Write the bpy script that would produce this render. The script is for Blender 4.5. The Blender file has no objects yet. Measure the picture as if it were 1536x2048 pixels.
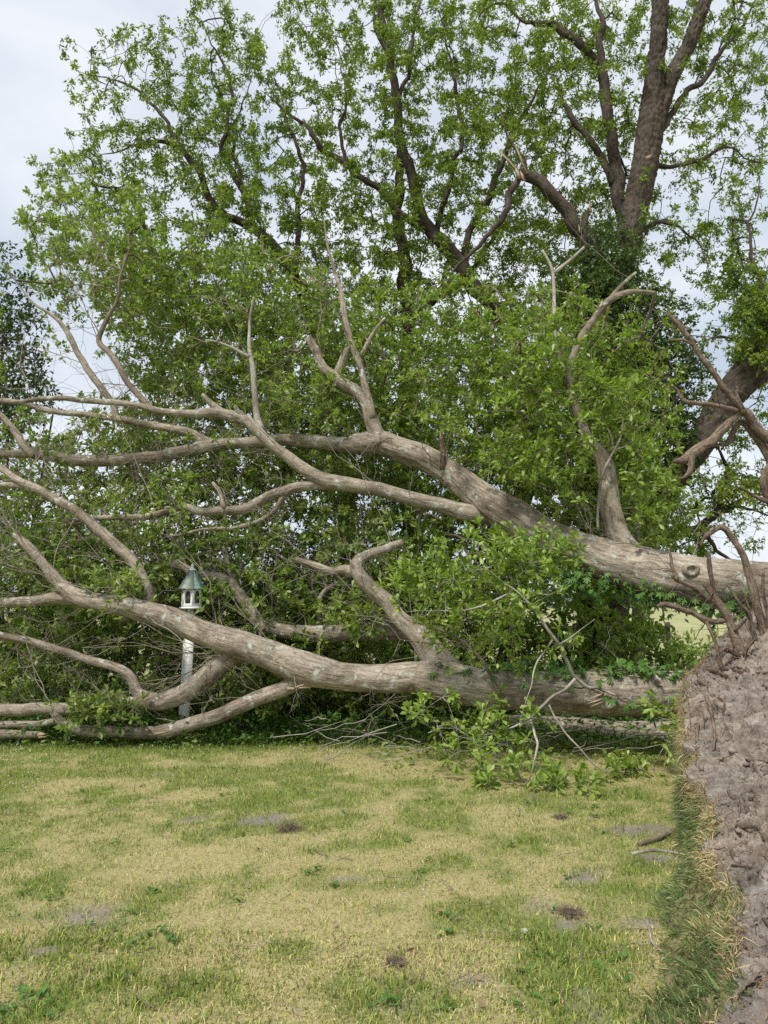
import bpy, math, random
import numpy as np
R = math.radians
rng = np.random.default_rng(11)
random.seed(5)
scene = bpy.context.scene
col = scene.collection

# ------------------------------------------------------------------ camera
PITCH, CAMH, F = R(7.0), 1.6, 1518.0
cam_d = bpy.data.cameras.new('camera'); cam = bpy.data.objects.new('camera', cam_d); col.objects.link(cam)
cam.location = (0, 0, CAMH); cam.rotation_euler = (R(90) + PITCH, 0, 0)
cam_d.sensor_fit = 'HORIZONTAL'; cam_d.sensor_width = 36; cam_d.lens = F / 1536 * 36
cam_d.clip_start = 0.05; cam_d.clip_end = 3000
scene.camera = cam

# ------------------------------------------------------------------ sky, sun, exposure
SUN_EL, SUN_AZ = R(56), R(212)          # azimuth clockwise from +Y: behind the camera, to the left
world = bpy.data.worlds.new('World'); scene.world = world; world.use_nodes = True
wn, wl = world.node_tree.nodes, world.node_tree.links
bg = wn['Background']; bg.inputs['Strength'].default_value = 0.1
sky = wn.new('ShaderNodeTexSky'); sky.sky_type = 'NISHITA'; sky.sun_disc = False
sky.sun_elevation = SUN_EL; sky.sun_rotation = SUN_AZ
tc = wn.new('ShaderNodeTexCoord'); mp = wn.new('ShaderNodeMapping'); mp.inputs['Scale'].default_value = (1, 1, 1.7)
wl.new(tc.outputs['Generated'], mp.inputs['Vector'])
cn = wn.new('ShaderNodeTexNoise'); cn.inputs['Scale'].default_value = 2.6; cn.inputs['Detail'].default_value = 5
cn.inputs['Roughness'].default_value = 0.5; cn.inputs['Distortion'].default_value = 0.5
wl.new(mp.outputs['Vector'], cn.inputs['Vector'])
cr = wn.new('ShaderNodeValToRGB')
cr.color_ramp.elements[0].position = 0.36; cr.color_ramp.elements[0].color = (2.05, 2.32, 2.72, 1)
cr.color_ramp.elements[1].position = 0.62; cr.color_ramp.elements[1].color = (3.3, 3.42, 3.56, 1)
wl.new(cn.outputs['Fac'], cr.inputs['Fac'])
mx = wn.new('ShaderNodeMix'); mx.data_type = 'RGBA'; mx.inputs['Factor'].default_value = 0.93
wl.new(sky.outputs['Color'], mx.inputs[6]); wl.new(cr.outputs['Color'], mx.inputs[7])
wl.new(mx.outputs[2], bg.inputs['Color'])

sun_d = bpy.data.lights.new('sun', 'SUN'); sun_d.energy = 1.5; sun_d.angle = R(10); sun_d.color = (1, 0.95, 0.87)
sun = bpy.data.objects.new('sun', sun_d); col.objects.link(sun); sun.location = (-6, -8, 20)
from mathutils import Vector
sd = Vector((math.sin(SUN_AZ) * math.cos(SUN_EL), math.cos(SUN_AZ) * math.cos(SUN_EL), math.sin(SUN_EL)))
sun.rotation_euler = sd.to_track_quat('Z', 'Y').to_euler()

vs = scene.view_settings
vs.view_transform = 'Standard'; vs.look = 'None'; vs.gamma = 1; vs.use_curve_mapping = False; vs.exposure = 1.5
scene.render.engine = 'CYCLES'
cy = scene.cycles
cy.max_bounces = 7; cy.diffuse_bounces = 3; cy.glossy_bounces = 2; cy.transmission_bounces = 4
cy.transparent_max_bounces = 4; cy.caustics_reflective = False; cy.caustics_refractive = False
cy.use_denoising = False

# ------------------------------------------------------------------ pixel -> place
CP, SP = math.cos(PITCH), math.sin(PITCH)
def at(px, py, Y):
    """photo pixel (1536 x 2048) and a real distance forward -> world point"""
    px, py, Y = np.broadcast_arrays(np.asarray(px, float), np.asarray(py, float), np.asarray(Y, float))
    x = (px - 768) / F; v = (1024 - py) / F
    dy = CP - v * SP; dz = SP + v * CP
    return np.stack([x / dy * Y, Y, CAMH + dz / dy * Y], -1)
def pxr(r, px, py, Y):
    x = (np.asarray(px, float) - 768) / F; v = (1024 - np.asarray(py, float)) / F
    return np.asarray(r, float) / F * np.asarray(Y, float) / (CP - v * SP)
def to_px(P):
    d = P - np.array([0, 0, CAMH])
    z = d[:, 1] * CP + d[:, 2] * SP; y = -d[:, 1] * SP + d[:, 2] * CP
    return 768 + d[:, 0] / z * F, 1024 - y / z * F

# ------------------------------------------------------------------ noise
def _h(i, j, k, seed):
    n = (i.astype(np.int64) * 374761393 + j.astype(np.int64) * 668265263 + k.astype(np.int64) * 2147483647 + seed * 974634777) & 0xffffffff
    n = ((n ^ (n >> 13)) * 1274126177) & 0xffffffff
    n = ((n ^ (n >> 16)) * 2246822519) & 0xffffffff
    return ((n ^ (n >> 15)) & 0xffff) / 65535.0
def vnoise(P, seed=0):
    i = np.floor(P); f = P - i; f = f * f * (3 - 2 * f); i = i.astype(np.int64)
    x, y, z = i[..., 0], i[..., 1], i[..., 2]; fx, fy, fz = f[..., 0], f[..., 1], f[..., 2]
    r = 0
    for a in (0, 1):
        for b in (0, 1):
            for c in (0, 1):
                r = r + _h(x + a, y + b, z + c, seed) * (fx if a else 1 - fx) * (fy if b else 1 - fy) * (fz if c else 1 - fz)
    return r
def fbm(P, oct=4, seed=0, rough=.5):
    s, a, t = 0, 1.0, 0
    for o in range(oct):
        s = s + a * vnoise(P * 2 ** o, seed + o); t += a; a *= rough
    return s / t
def fbm2(x, y, sc, oct=4, seed=0, rough=.5):
    return fbm(np.stack([x * sc, y * sc, np.zeros_like(x) + seed * .37], -1), oct, seed, rough)

# ------------------------------------------------------------------ mesh helpers
def mesh_from(name, V, polys, uv=None, attrs=None, smooth=False):
    """V (n,3); polys list of int arrays (m,k)"""
    me = bpy.data.meshes.new(name)
    V = np.ascontiguousarray(V, np.float32)
    polys = [np.asarray(p, np.int32) for p in polys if len(p)]
    loops = np.concatenate([p.ravel() for p in polys])
    sizes = np.concatenate([np.full(len(p), p.shape[1], np.int32) for p in polys])
    me.vertices.add(len(V)); me.vertices.foreach_set('co', V.ravel())
    me.loops.add(len(loops)); me.loops.foreach_set('vertex_index', loops)
    me.polygons.add(len(sizes))
    me.polygons.foreach_set('loop_start', np.concatenate([[0], np.cumsum(sizes)[:-1]]).astype(np.int32))
    me.polygons.foreach_set('loop_total', sizes)
    if smooth: me.polygons.foreach_set('use_smooth', np.ones(len(sizes), bool))
    if uv is not None:
        l = me.uv_layers.new(name='UVMap'); l.data.foreach_set('uv', np.asarray(uv, np.float32)[loops].ravel())
    for k, a in (attrs or {}).items():
        a = np.asarray(a, np.float32)
        if a.ndim == 1:
            t = me.attributes.new(k, 'FLOAT', 'POINT'); t.data.foreach_set('value', a)
        else:
            if a.shape[1] == 3: a = np.concatenate([a, np.ones((len(a), 1), np.float32)], 1)
            t = me.attributes.new(k, 'FLOAT_COLOR', 'POINT'); t.data.foreach_set('color', a.ravel())
    me.update(calc_edges=True); me.validate()
    return me
def link(name, me, mat, parent=None):
    o = bpy.data.objects.new(name, me); col.objects.link(o)
    if me is not None and mat is not None and not me.materials: me.materials.append(mat)
    if parent is not None: o.parent = parent
    return o
def tag(o, label=None, cat=None, group=None, kind=None):
    if label: o['label'] = label
    if cat: o['category'] = cat
    if group: o['group'] = group
    if kind: o['kind'] = kind
    return o
def thing(name, label, cat, loc=(0, 0, 0), group=None):
    o = bpy.data.objects.new(name, None); col.objects.link(o); o.empty_display_size = .2
    o.location = loc
    return tag(o, label, cat, group)
def part(name, V, polys, mat, parent, uv=None, attrs=None, smooth=False, kind=None):
    """V in world space; stored relative to the parent's place"""
    off = np.zeros(3); p = parent
    while p is not None: off = off + np.array(p.location); p = p.parent
    o = link(name, mesh_from(name, np.asarray(V) - off, polys, uv, attrs, smooth), mat, parent)
    if kind: o['kind'] = kind
    return o
class Acc:
    def __init__(s): s.V, s.P, s.U, s.n = [], {}, [], 0
    def add(s, V, polys, uv=None):
        V = np.asarray(V, float).reshape(-1, 3)
        for p in polys:
            p = np.asarray(p)
            if len(p): s.P.setdefault(p.shape[1], []).append(p + s.n)
        s.V.append(V); s.U.append(np.zeros((len(V), 2)) if uv is None else uv); s.n += len(V)
        return s
    def polys(s): return [np.concatenate(v) for v in s.P.values()]
    def part(s, name, mat, parent, smooth=False, kind=None):
        return part(name, np.concatenate(s.V), s.polys(), mat, parent, np.concatenate(s.U), None, smooth, kind)
def box_vp(c, size, rz=0):
    x, y, z = np.array(size) / 2
    V = np.array([[a * x, b * y, d * z] for a in (-1, 1) for b in (-1, 1) for d in (-1, 1)])
    cs, sn = math.cos(rz), math.sin(rz)
    V = np.stack([V[:, 0] * cs - V[:, 1] * sn, V[:, 0] * sn + V[:, 1] * cs, V[:, 2]], 1) + np.array(c)
    return V, [np.array([[0, 1, 3, 2], [4, 6, 7, 5], [0, 4, 5, 1], [2, 3, 7, 6], [0, 2, 6, 4], [1, 5, 7, 3]])]

def catmull(P, step):
    """P (n,k) -> smooth resample; first three columns are xyz, spacing about step"""
    P = np.asarray(P, float)
    Q = np.vstack([2 * P[0] - P[1], P, 2 * P[-1] - P[-2]])
    out = []
    for i in range(1, len(Q) - 2):
        L = np.linalg.norm(Q[i + 1, :3] - Q[i, :3]); m = max(2, int(math.ceil(L / step)))
        t = np.linspace(0, 1, m, endpoint=False)[:, None]
        a, b, c, d = Q[i - 1], Q[i], Q[i + 1], Q[i + 2]
        out.append(.5 * (2 * b + (c - a) * t + (2 * a - 5 * b + 4 * c - d) * t ** 2 + (3 * b - a - 3 * c + d) * t ** 3))
    out.append(P[-1:])
    return np.concatenate(out)
def unit(v): return v / np.maximum(np.linalg.norm(v, axis=-1, keepdims=True), 1e-9)
def tube(P, r, sides=12, bump=.06, seed=0, closed_ends=True, disp=None):
    """swept tube with slightly lumpy section; returns V, polys, uv (metres)"""
    P = np.asarray(P, float); n = len(P); r = np.maximum(np.asarray(r, float), .0012)
    T = unit(np.gradient(P, axis=0))
    N = np.zeros_like(P); a = np.array([0, 0, 1.0]) if abs(T[0, 2]) < .9 else np.array([1.0, 0, 0])
    N[0] = unit(np.cross(T[0], a))
    for i in range(1, n):
        v = N[i - 1] - T[i] * np.dot(N[i - 1], T[i]); N[i] = v / max(np.linalg.norm(v), 1e-9)
    B = np.cross(T, N)
    th = np.linspace(0, 2 * np.pi, sides, endpoint=False)
    D = N[:, None] * np.cos(th)[None, :, None] + B[:, None] * np.sin(th)[None, :, None]
    V = P[:, None] + D * r[:, None, None]
    s = np.concatenate([[0], np.cumsum(np.linalg.norm(np.diff(P, axis=0), axis=1))])
    if bump:
        rm = max(np.mean(r), .004)
        q = fbm(V / (rm * 2.6) + seed * 7.7, 3, seed) - .5
        V = V + D * (q * 2 * bump * r[:, None])[..., None]
    if disp is not None:
        V = V + D * disp(th[None, :] * r[:, None], np.broadcast_to(s[:, None], (n, sides)))[..., None]
    i = np.arange(n - 1)[:, None] * sides; j = np.arange(sides)[None]; k = (j + 1) % sides
    Q = np.stack([i + j, i + k, i + sides + k, i + sides + j], -1).reshape(-1, 4)
    uv = np.stack([np.broadcast_to(th[None] * np.median(r), (n, sides)), np.broadcast_to(s[:, None], (n, sides))], -1).reshape(-1, 2)
    V = V.reshape(-1, 3); polys = [Q]
    if closed_ends:
        m = len(V); V = np.vstack([V, P[:1], P[-1:]]); uv = np.vstack([uv, [[0, 0]], [[0, s[-1]]]])
        j = np.arange(sides); k = (j + 1) % sides
        polys.append(np.concatenate([np.stack([k, j, np.full(sides, m)], 1),
                                     np.stack([(n - 1) * sides + j, (n - 1) * sides + k, np.full(sides, m + 1)], 1)]))
    return V, polys, uv
def batch_tubes(C, Rr, sides=3):
    """C (N,K,3) chains, Rr (N,K) radii -> one merged set of tubes"""
    N_, K, _ = C.shape
    T = unit(np.gradient(C, axis=1))
    ref = np.where(np.abs(T[..., 2:3]) < .85, np.array([0, 0, 1.0]), np.array([1.0, 0, 0]))
    A = unit(np.cross(T, ref)); B = np.cross(T, A)
    th = np.linspace(0, 2 * np.pi, sides, endpoint=False)
    V = C[:, :, None] + (A[:, :, None] * np.cos(th)[None, None, :, None] + B[:, :, None] * np.sin(th)[None, None, :, None]) * Rr[:, :, None, None]
    b = (np.arange(N_) * K * sides)[:, None, None]; i = (np.arange(K - 1) * sides)[None, :, None]
    j = np.arange(sides)[None, None]; k = (j + 1) % sides
    Q = np.stack([b + i + j, b + i + k, b + i + sides + k, b + i + sides + j], -1).reshape(-1, 4)
    s = np.cumsum(np.concatenate([np.zeros((N_, 1)), np.linalg.norm(np.diff(C, axis=1), axis=2)], 1), 1)
    uv = np.stack([np.broadcast_to(th * .02, (N_, K, sides)), np.broadcast_to(s[:, :, None], (N_, K, sides))], -1).reshape(-1, 2)
    return V.reshape(-1, 3), [Q], uv

# leaf templates: (x across, y along, z up), unit length
OBOV = (np.array([[0, 0, 0], [-.075, .30, .02], [.075, .30, .02], [-.215, .74, .02], [.215, .74, .02], [0, 1.0, -.10], [0, .6, -.035]]),
        [np.array([[0, 2, 6], [0, 6, 1], [2, 4, 6], [6, 3, 1], [4, 5, 6], [6, 5, 3]])])
LANC = (np.array([[0, 0, 0], [.225, .48, .07], [0, 1, -.16], [-.225, .48, .07]]), [np.array([[0, 1, 2], [0, 2, 3]])])
ELLI = (np.array([[0, 0, 0], [.25, .45, .06], [0, 1, -.06], [-.25, .45, .06]]), [np.array([[0, 1, 2], [0, 2, 3]])])
KITE = (np.array([[0, 0, 0], [.23, .66, .05], [0, 1, -.08], [-.23, .66, .05]]), [np.array([[0, 1, 2], [0, 2, 3]])])
def palmate():
    V, T = [], []
    for a, l in ((-70, .7), (-35, .92), (0, 1), (35, .92), (70, .7)):
        a = R(a); d = np.array([math.sin(a), math.cos(a)]); s = np.array([d[1], -d[0]]); n = len(V)
        for (w, t, z) in ((0, 0, 0), (.17, .55, .04), (0, 1, -.14), (-.17, .55, .04)):
            q = d * t * l + s * w * l; V.append([q[0], q[1], z * l])
        T += [[n, n + 1, n + 2], [n, n + 2, n + 3]]
    return np.array(V), [np.array(T)]
PALM = palmate()
def rand_dir(n, g=rng): return unit(g.normal(size=(n, 3)))
def leaves(pos, d, L, tmpl, up=.8, g=rng):
    n = len(pos); d = unit(d)
    nrm = rand_dir(n, g) * (1 - up) + np.array([0, 0, 1.0]) * up
    side = unit(np.cross(d, nrm)); nrm = np.cross(side, d)
    t, polys = tmpl; k = len(t)
    V = pos[:, None] + L[:, None, None] * (t[None, :, 0:1] * side[:, None] + t[None, :, 1:2] * d[:, None] + t[None, :, 2:3] * nrm[:, None])
    return V.reshape(-1, 3), [((np.arange(n) * k)[:, None, None] + p[None]).reshape(-1, p.shape[1]) for p in polys]

def grow(skel, att, seg=4, bend=.14, r0=.0022, ex=.42, g=rng, lift=0.06):
    """join every attractor to the nearest wood, nearest first: chains (N,seg+1,3) and radii"""
    skel = np.asarray(skel); N_ = len(att); M = len(skel)
    d0 = np.full(N_, 1e9)
    for k in range(0, M, 400):
        d0 = np.minimum(d0, np.linalg.norm(att[:, None] - skel[None, k:k + 400], axis=2).min(1))
    att = att[np.argsort(d0)]
    nodes = np.zeros((M + N_ * seg, 3), np.float32); nodes[:M] = skel
    par = np.full(M + N_ * seg, -1); n = M
    C = np.zeros((N_, seg + 1, 3)); t = np.linspace(0, 1, seg + 1)[1:, None]
    jit = g.normal(size=(N_, 3)); w2 = g.normal(size=(N_, seg, 3))
    for q in range(N_):
        a = att[q]; df = nodes[:n] - a
        i = int(np.argmin(np.einsum('ij,ij->i', df, df))); p = nodes[i].astype(float); v = a - p; L = np.linalg.norm(v) + 1e-6
        pts = p + v * t + (jit[q] * L * bend + np.array([0, 0, L * lift])) * np.sin(np.pi * t) + w2[q] * L * .035 * (1 - t)
        pts[-1] = a
        nodes[n:n + seg] = pts; par[n] = i; par[n + 1:n + seg] = np.arange(n, n + seg - 1)
        C[q, 0] = p; C[q, 1:] = pts; n += seg
    w = np.zeros(n); w[M + seg - 1::seg] = 1
    for k in range(n - 1, M - 1, -1): w[par[k]] += w[k]
    idx = M + np.arange(N_)[:, None] * seg + np.arange(seg)[None]
    rr = r0 * np.maximum(w[idx], 1) ** ex
    rr = np.concatenate([rr[:, :1] * 1.1, rr], 1)
    return att, C, rr
def sprigs(att, base_dir, m, l0, l1, up=.25, droop=0., spread=.9, g=rng):
    n = len(att); A = np.repeat(att, m, 0); D = np.repeat(base_dir, m, 0)
    d = unit(D * (1 - spread) + rand_dir(n * m, g) * spread + np.array([0, 0, up]))
    L = g.uniform(l0, l1, n * m)
    C = np.stack([A, A + d * (L * .55)[:, None] + np.array([0, 0, 1]) * (L * .06)[:, None], A + d * L[:, None] - np.array([0, 0, 1]) * (L * droop)[:, None]], 1)
    return C, L

# ------------------------------------------------------------------ materials
def nm(name):
    m = bpy.data.materials.new(name); m.use_nodes = True
    return m, m.node_tree.nodes, m.node_tree.links, m.node_tree.nodes['Principled BSDF']
def ramp(n, stops):
    c = n.new('ShaderNodeValToRGB'); e = c.color_ramp.elements
    while len(e) < len(stops): e.new(.5)
    for k, (p, cc) in enumerate(stops): e[k].position = p; e[k].color = (*cc, 1)
    return c
def mixc(n, l, a, b, fac, mode='MIX'):
    m = n.new('ShaderNodeMix'); m.data_type = 'RGBA'; m.blend_type = mode
    for s, v in ((0, fac), (6, a), (7, b)):
        if hasattr(v, 'links') or hasattr(v, 'is_linked'): l.new(v, m.inputs[s])
        else: m.inputs[s].default_value = v if s == 0 else (*v, 1)
    return m.outputs[2]
def noise(n, l, scale, detail=4, rough=.55, vec=None, dist=0.):
    t = n.new('ShaderNodeTexNoise'); t.inputs['Scale'].default_value = scale; t.inputs['Detail'].default_value = detail
    t.inputs['Roughness'].default_value = rough; t.inputs['Distortion'].default_value = dist
    if vec is not None: l.new(vec, t.inputs['Vector'])
    return t.outputs['Fac']
def objco(n): return n.new('ShaderNodeTexCoord').outputs['Object']
def leaf_mat(name, stops, trans=.3, rough=.45, spec=.4, clump=.6, clump_dark=.55):
    """stops: colours from dull to fresh, picked per leaf and per clump"""
    m, n, l, p = nm(name)
    geo = n.new('ShaderNodeNewGeometry')
    ns = noise(n, l, clump, 2, .6, geo.outputs['Position'])
    a = n.new('ShaderNodeMath'); a.operation = 'MULTIPLY_ADD'; l.new(geo.outputs['Random Per Island'], a.inputs[0]); a.inputs[1].default_value = .62
    b = n.new('ShaderNodeMath'); b.operation = 'MULTIPLY_ADD'; l.new(ns, b.inputs[0]); b.inputs[1].default_value = clump_dark * 1.6; b.inputs[2].default_value = -clump_dark * .5
    l.new(b.outputs[0], a.inputs[2])
    c = ramp(n, stops); l.new(a.outputs[0], c.inputs['Fac'])
    l.new(c.outputs['Color'], p.inputs['Base Color'])
    p.inputs['Roughness'].default_value = rough; p.inputs['Specular IOR Level'].default_value = spec
    tr = n.new('ShaderNodeBsdfTranslucent')
    tcol = mixc(n, l, c.outputs['Color'], (1.0, 1.15, .45), 1.0, 'MULTIPLY'); l.new(tcol, tr.inputs['Color'])
    ms = n.new('ShaderNodeMixShader'); ms.inputs[0].default_value = trans
    l.new(p.outputs[0], ms.inputs[1]); l.new(tr.outputs[0], ms.inputs[2])
    l.new(ms.outputs[0], n['Material Output'].inputs['Surface'])
    return m
def bark_mat(name, dark, mid, light, lichen=None, su=14, sv=2.2, bump=.5, lich_thr=.6, rough=.9):
    m, n, l, p = nm(name)
    uvn = n.new('ShaderNodeTexCoord'); mpn = n.new('ShaderNodeMapping'); mpn.inputs['Scale'].default_value = (su, sv, 1)
    l.new(uvn.outputs['UV'], mpn.inputs['Vector'])
    f = noise(n, l, 3.0, 6, .65, mpn.outputs['Vector'], .4)
    oc = n.new('ShaderNodeTexCoord').outputs['Object']
    big = noise(n, l, 2.2, 4, .6, oc)
    fine = noise(n, l, 42, 3, .6, oc)
    c1 = ramp(n, [(.34, dark), (.47, mid), (.68, light)]); l.new(f, c1.inputs['Fac'])
    c2 = ramp(n, [(.32, (.5, .46, .42)), (.5, (.95, .94, .92)), (.68, (1.32, 1.32, 1.3))]); l.new(big, c2.inputs['Fac'])
    cc = mixc(n, l, c1.outputs['Color'], c2.outputs['Color'], 1.0, 'MULTIPLY')
    c3 = ramp(n, [(.3, (.75, .75, .75)), (.7, (1.2, 1.2, 1.2))]); l.new(fine, c3.inputs['Fac'])
    cc = mixc(n, l, cc, c3.outputs['Color'], 1.0, 'MULTIPLY')
    if lichen:
        ln = noise(n, l, 7.5, 6, .72, oc, .3)
        r = ramp(n, [(lich_thr, (0, 0, 0)), (lich_thr + .07, (1, 1, 1))]); l.new(ln, r.inputs['Fac'])
        cc = mixc(n, l, cc, lichen, r.outputs['Color'])
    l.new(cc, p.inputs['Base Color'])
    p.inputs['Roughness'].default_value = rough; p.inputs['Specular IOR Level'].default_value = .2
    bm = n.new('ShaderNodeBump'); bm.inputs['Strength'].default_value = bump; bm.inputs['Distance'].default_value = .02
    ad = n.new('ShaderNodeMath'); ad.operation = 'MULTIPLY_ADD'; l.new(fine, ad.inputs[0]); ad.inputs[1].default_value = .4; l.new(f, ad.inputs[2])
    l.new(ad.outputs[0], bm.inputs['Height']); l.new(bm.outputs[0], p.inputs['Normal'])
    return m
def plain(name, colr, rough=.7, spec=.3, var=.25, scale=18, metal=0):
    m, n, l, p = nm(name)
    f = noise(n, l, scale, 5, .65, objco(n))
    c = ramp(n, [(.3, tuple(x * (1 - var) for x in colr)), (.7, tuple(x * (1 + var) for x in colr))]); l.new(f, c.inputs['Fac'])
    l.new(c.outputs['Color'], p.inputs['Base Color']); p.inputs['Roughness'].default_value = rough
    p.inputs['Specular IOR Level'].default_value = spec; p.inputs['Metallic'].default_value = metal
    return m
def attr_mat(name, attr='tint', rough=.8, trans=.2, spec=.15, fine=None):
    m, n, l, p = nm(name)
    a = n.new('ShaderNodeAttribute'); a.attribute_name = attr
    cc = a.outputs['Color']
    if fine:
        f = noise(n, l, fine, 5, .7, objco(n)); r = ramp(n, [(.25, (.55, .55, .55)), (.75, (1.4, 1.4, 1.4))]); l.new(f, r.inputs['Fac'])
        cc = mixc(n, l, cc, r.outputs['Color'], 1.0, 'MULTIPLY')
        b = n.new('ShaderNodeBump'); b.inputs['Strength'].default_value = .8; b.inputs['Distance'].default_value = .02
        l.new(f, b.inputs['Height']); l.new(b.outputs[0], p.inputs['Normal'])
    l.new(cc, p.inputs['Base Color']); p.inputs['Roughness'].default_value = rough; p.inputs['Specular IOR Level'].default_value = spec
    if trans:
        tr = n.new('ShaderNodeBsdfTranslucent'); l.new(cc, tr.inputs['Color'])
        ms = n.new('ShaderNodeMixShader'); ms.inputs[0].default_value = trans
        l.new(p.outputs[0], ms.inputs[1]); l.new(tr.outputs[0], ms.inputs[2]); l.new(ms.outputs[0], n['Material Output'].inputs['Surface'])
    return m
M = {}
M['bark'] = bark_mat('fallen_bark', (.13, .107, .083), (.275, .234, .183), (.40, .352, .29), (.46, .48, .42), 11, 1.7, .9, .565)
M['twig'] = bark_mat('twig_bark', (.12, .095, .07), (.20, .165, .125), (.29, .25, .2), None, 30, 6, .2)
M['palebark'] = bark_mat('pale_twig_bark', (.22, .2, .17), (.33, .31, .27), (.44, .43, .39), None, 30, 6, .2)
M['pecan'] = bark_mat('rough_bark', (.026, .021, .018), (.068, .054, .044), (.115, .094, .077), (.14, .14, .12), 9, 3.5, 1., .68)
M['pecantwig'] = bark_mat('dark_twig_bark', (.035, .03, .026), (.06, .052, .045), (.095, .084, .073), None, 30, 5, .2)
M['baretwig'] = bark_mat('bare_twig_bark', (.14, .115, .09), (.25, .215, .175), (.36, .325, .28), None, 30, 6, .2)
M['sapling'] = bark_mat('grey_bark', (.12, .12, .11), (.22, .22, .2), (.32, .32, .29), (.4, .42, .38), 20, 6, .5, .55)
M['root'] = bark_mat('root_bark', (.075, .055, .041), (.165, .123, .093), (.29, .228, .178), None, 16, 4, 1.0)
M['wood'] = plain('broken_wood', (.36, .28, .19), .85, .15, .35, 24)
M['leafA'] = leaf_mat('oak_leaf', [(.0, (.10, .16, .038)), (.35, (.195, .275, .066)), (.65, (.29, .375, .10)), (1., (.41, .47, .16))], .46, .42, .5, .55)
M['leafBright'] = leaf_mat('young_oak_leaf', [(.0, (.15, .235, .038)), (.45, (.25, .355, .066)), (1., (.42, .50, .13))], .4, .4, .5, .9)
M['leafB'] = leaf_mat('pecan_leaf', [(.0, (.05, .09, .016)), (.35, (.125, .195, .03)), (.7, (.225, .305, .052)), (1., (.37, .42, .10))], .44, .5, .35, 1.1, .85)
M['leafC'] = leaf_mat('evergreen_leaf', [(.0, (.03, .062, .018)), (.5, (.066, .12, .032)), (1., (.14, .2, .056))], .28, .36, .5, .7)
M['creeper'] = leaf_mat('creeper_leaf', [(.0, (.045, .12, .02)), (.5, (.085, .19, .032)), (1., (.15, .27, .05))], .3, .45, .4, 1.2)
M['far'] = leaf_mat('haze_tinted_leaf', [(.0, (.05, .09, .06)), (1., (.1, .15, .1))], .1, .8, .1, .05)  # distance haze painted into the leaf colour as blue-green, no air volume

# ------------------------------------------------------------------ ground
def g_height(x, y):
    return .05 * (fbm2(x, y, .5, 3, 3) - .5) + .02 * (fbm2(x, y, 2.2, 3, 5) - .5)
BARE = [(160, 1838, 62, 24), (550, 1636, 50, 15), (380, 1640, 30, 10), (1180, 1752, 45, 14), (1110, 1815, 60, 14), (1140, 1840, 40, 16),
        (700, 1757, 40, 5), (1310, 1715, 60, 14), (1270, 1660, 60, 10), (1060, 1905, 40, 10), (760, 1918, 35, 10),
 (1330, 1790, 30, 12), (1300, 1850, 40, 14), (90, 1900, 30, 8), (560, 1895, 40, 8), (930, 1960, 50, 12)]
GREEN = [(230, 1905, 140, 50), (100, 1980, 130, 50), (130, 1760, 90, 40), (200, 1690, 70, 25), (620, 1600, 160, 45), (200, 1590, 80, 22), (50, 1530, 70, 25), (1180, 1680, 120, 60),
         (1120, 1880, 110, 40), (1280, 1620, 90, 50), (1290, 1800, 80, 50), (760, 1570, 140, 25), (320, 1500, 300, 18), (900, 1600, 120, 30), (1180, 1960, 130, 50), (680, 1700, 80, 18), (330, 1960, 120, 25)]
def on_ground(px, py):
    v = (1024 - py) / F; dz = SP + v * CP; dy = CP - v * SP
    Y = -CAMH / dz * dy
    return (px - 768) / F / dy * Y, Y
def spots(x, y, lst, k=1.0):
    s = np.zeros_like(x)
    w = fbm2(x, y, 5, 4, 21, .65) - .5
    for (px, py, rx, ry) in lst:
        cx, cyy = on_ground(px, py); _, y1 = on_ground(px, py - ry); _, y0 = on_ground(px, py + ry)
        sx = rx / F * cyy; sy = max((y1 - y0) / 2, .04)
        d = np.sqrt(((x - cx) / sx) ** 2 + ((y - cyy) / sy) ** 2) + w * 3.6
        s = np.maximum(s, np.clip((1.1 - d) / .8, 0, 1))
    return s
def lawn_fields(x, y):
    """bare soil, green amount, both 0..1"""
    n1 = fbm2(x, y, .55, 4, 41); n2 = fbm2(x, y, 2.4, 4, 43); n3 = fbm2(x, y, 7, 3, 47)
    bare = np.clip(spots(x, y, BARE) + np.clip((n2 - .70) * 6, 0, .7) + np.clip((n3 - .76) * 4, 0, .5), 0, 1)
    green = np.clip((n1 - .52) * 2.2 + (n2 - .5) * 4.2 + (n3 - .5) * 3.0 + .42, 0, 1) * .8
    green = np.clip(green + spots(x, y, GREEN) * (.25 + .9 * np.clip(n3 * 1.6 - .3, 0, 1)) * .75, 0, 1)
    shade = np.clip((y - 8.3) / .7, 0, 1)                     # undergrowth starts here
    green = np.clip(green + shade * .5, 0, 1); bare = bare * (1 - shade)
    return bare, green
gx = np.linspace(-12, 12, 220); gy = np.linspace(1.2, 18, 170)
GX, GY = np.meshgrid(gx, gy); Z = g_height(GX, GY)
bare, green = lawn_fields(GX.ravel(), GY.ravel())
straw = np.array([.47, .405, .20]); gr = np.array([.21, .26, .065]); soil_c = np.array([.29, .255, .215])
tint = straw[None] * (1 - green[:, None]) + gr[None] * green[:, None]
tint = (tint * (1 - bare[:, None]) + soil_c[None] * bare[:, None]) * .8
i, j = np.meshgrid(np.arange(169), np.arange(219), indexing='ij'); b = (i * 220 + j).ravel()
lawn = link('lawn', mesh_from('lawn', np.stack([GX.ravel(), GY.ravel(), Z.ravel()], 1), [np.stack([b, b + 1, b + 221, b + 220], 1)], None, {'tint': tint}, True),
            attr_mat('lawn_soil', trans=0, fine=55))
tag(lawn, 'patchy mown lawn with straw-coloured thatch and bare grey soil spots', 'lawn', kind='structure')
fm = plain('field_grass', (.30, .30, .145), .95, .1, .18, .05)
S = 1500
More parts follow.
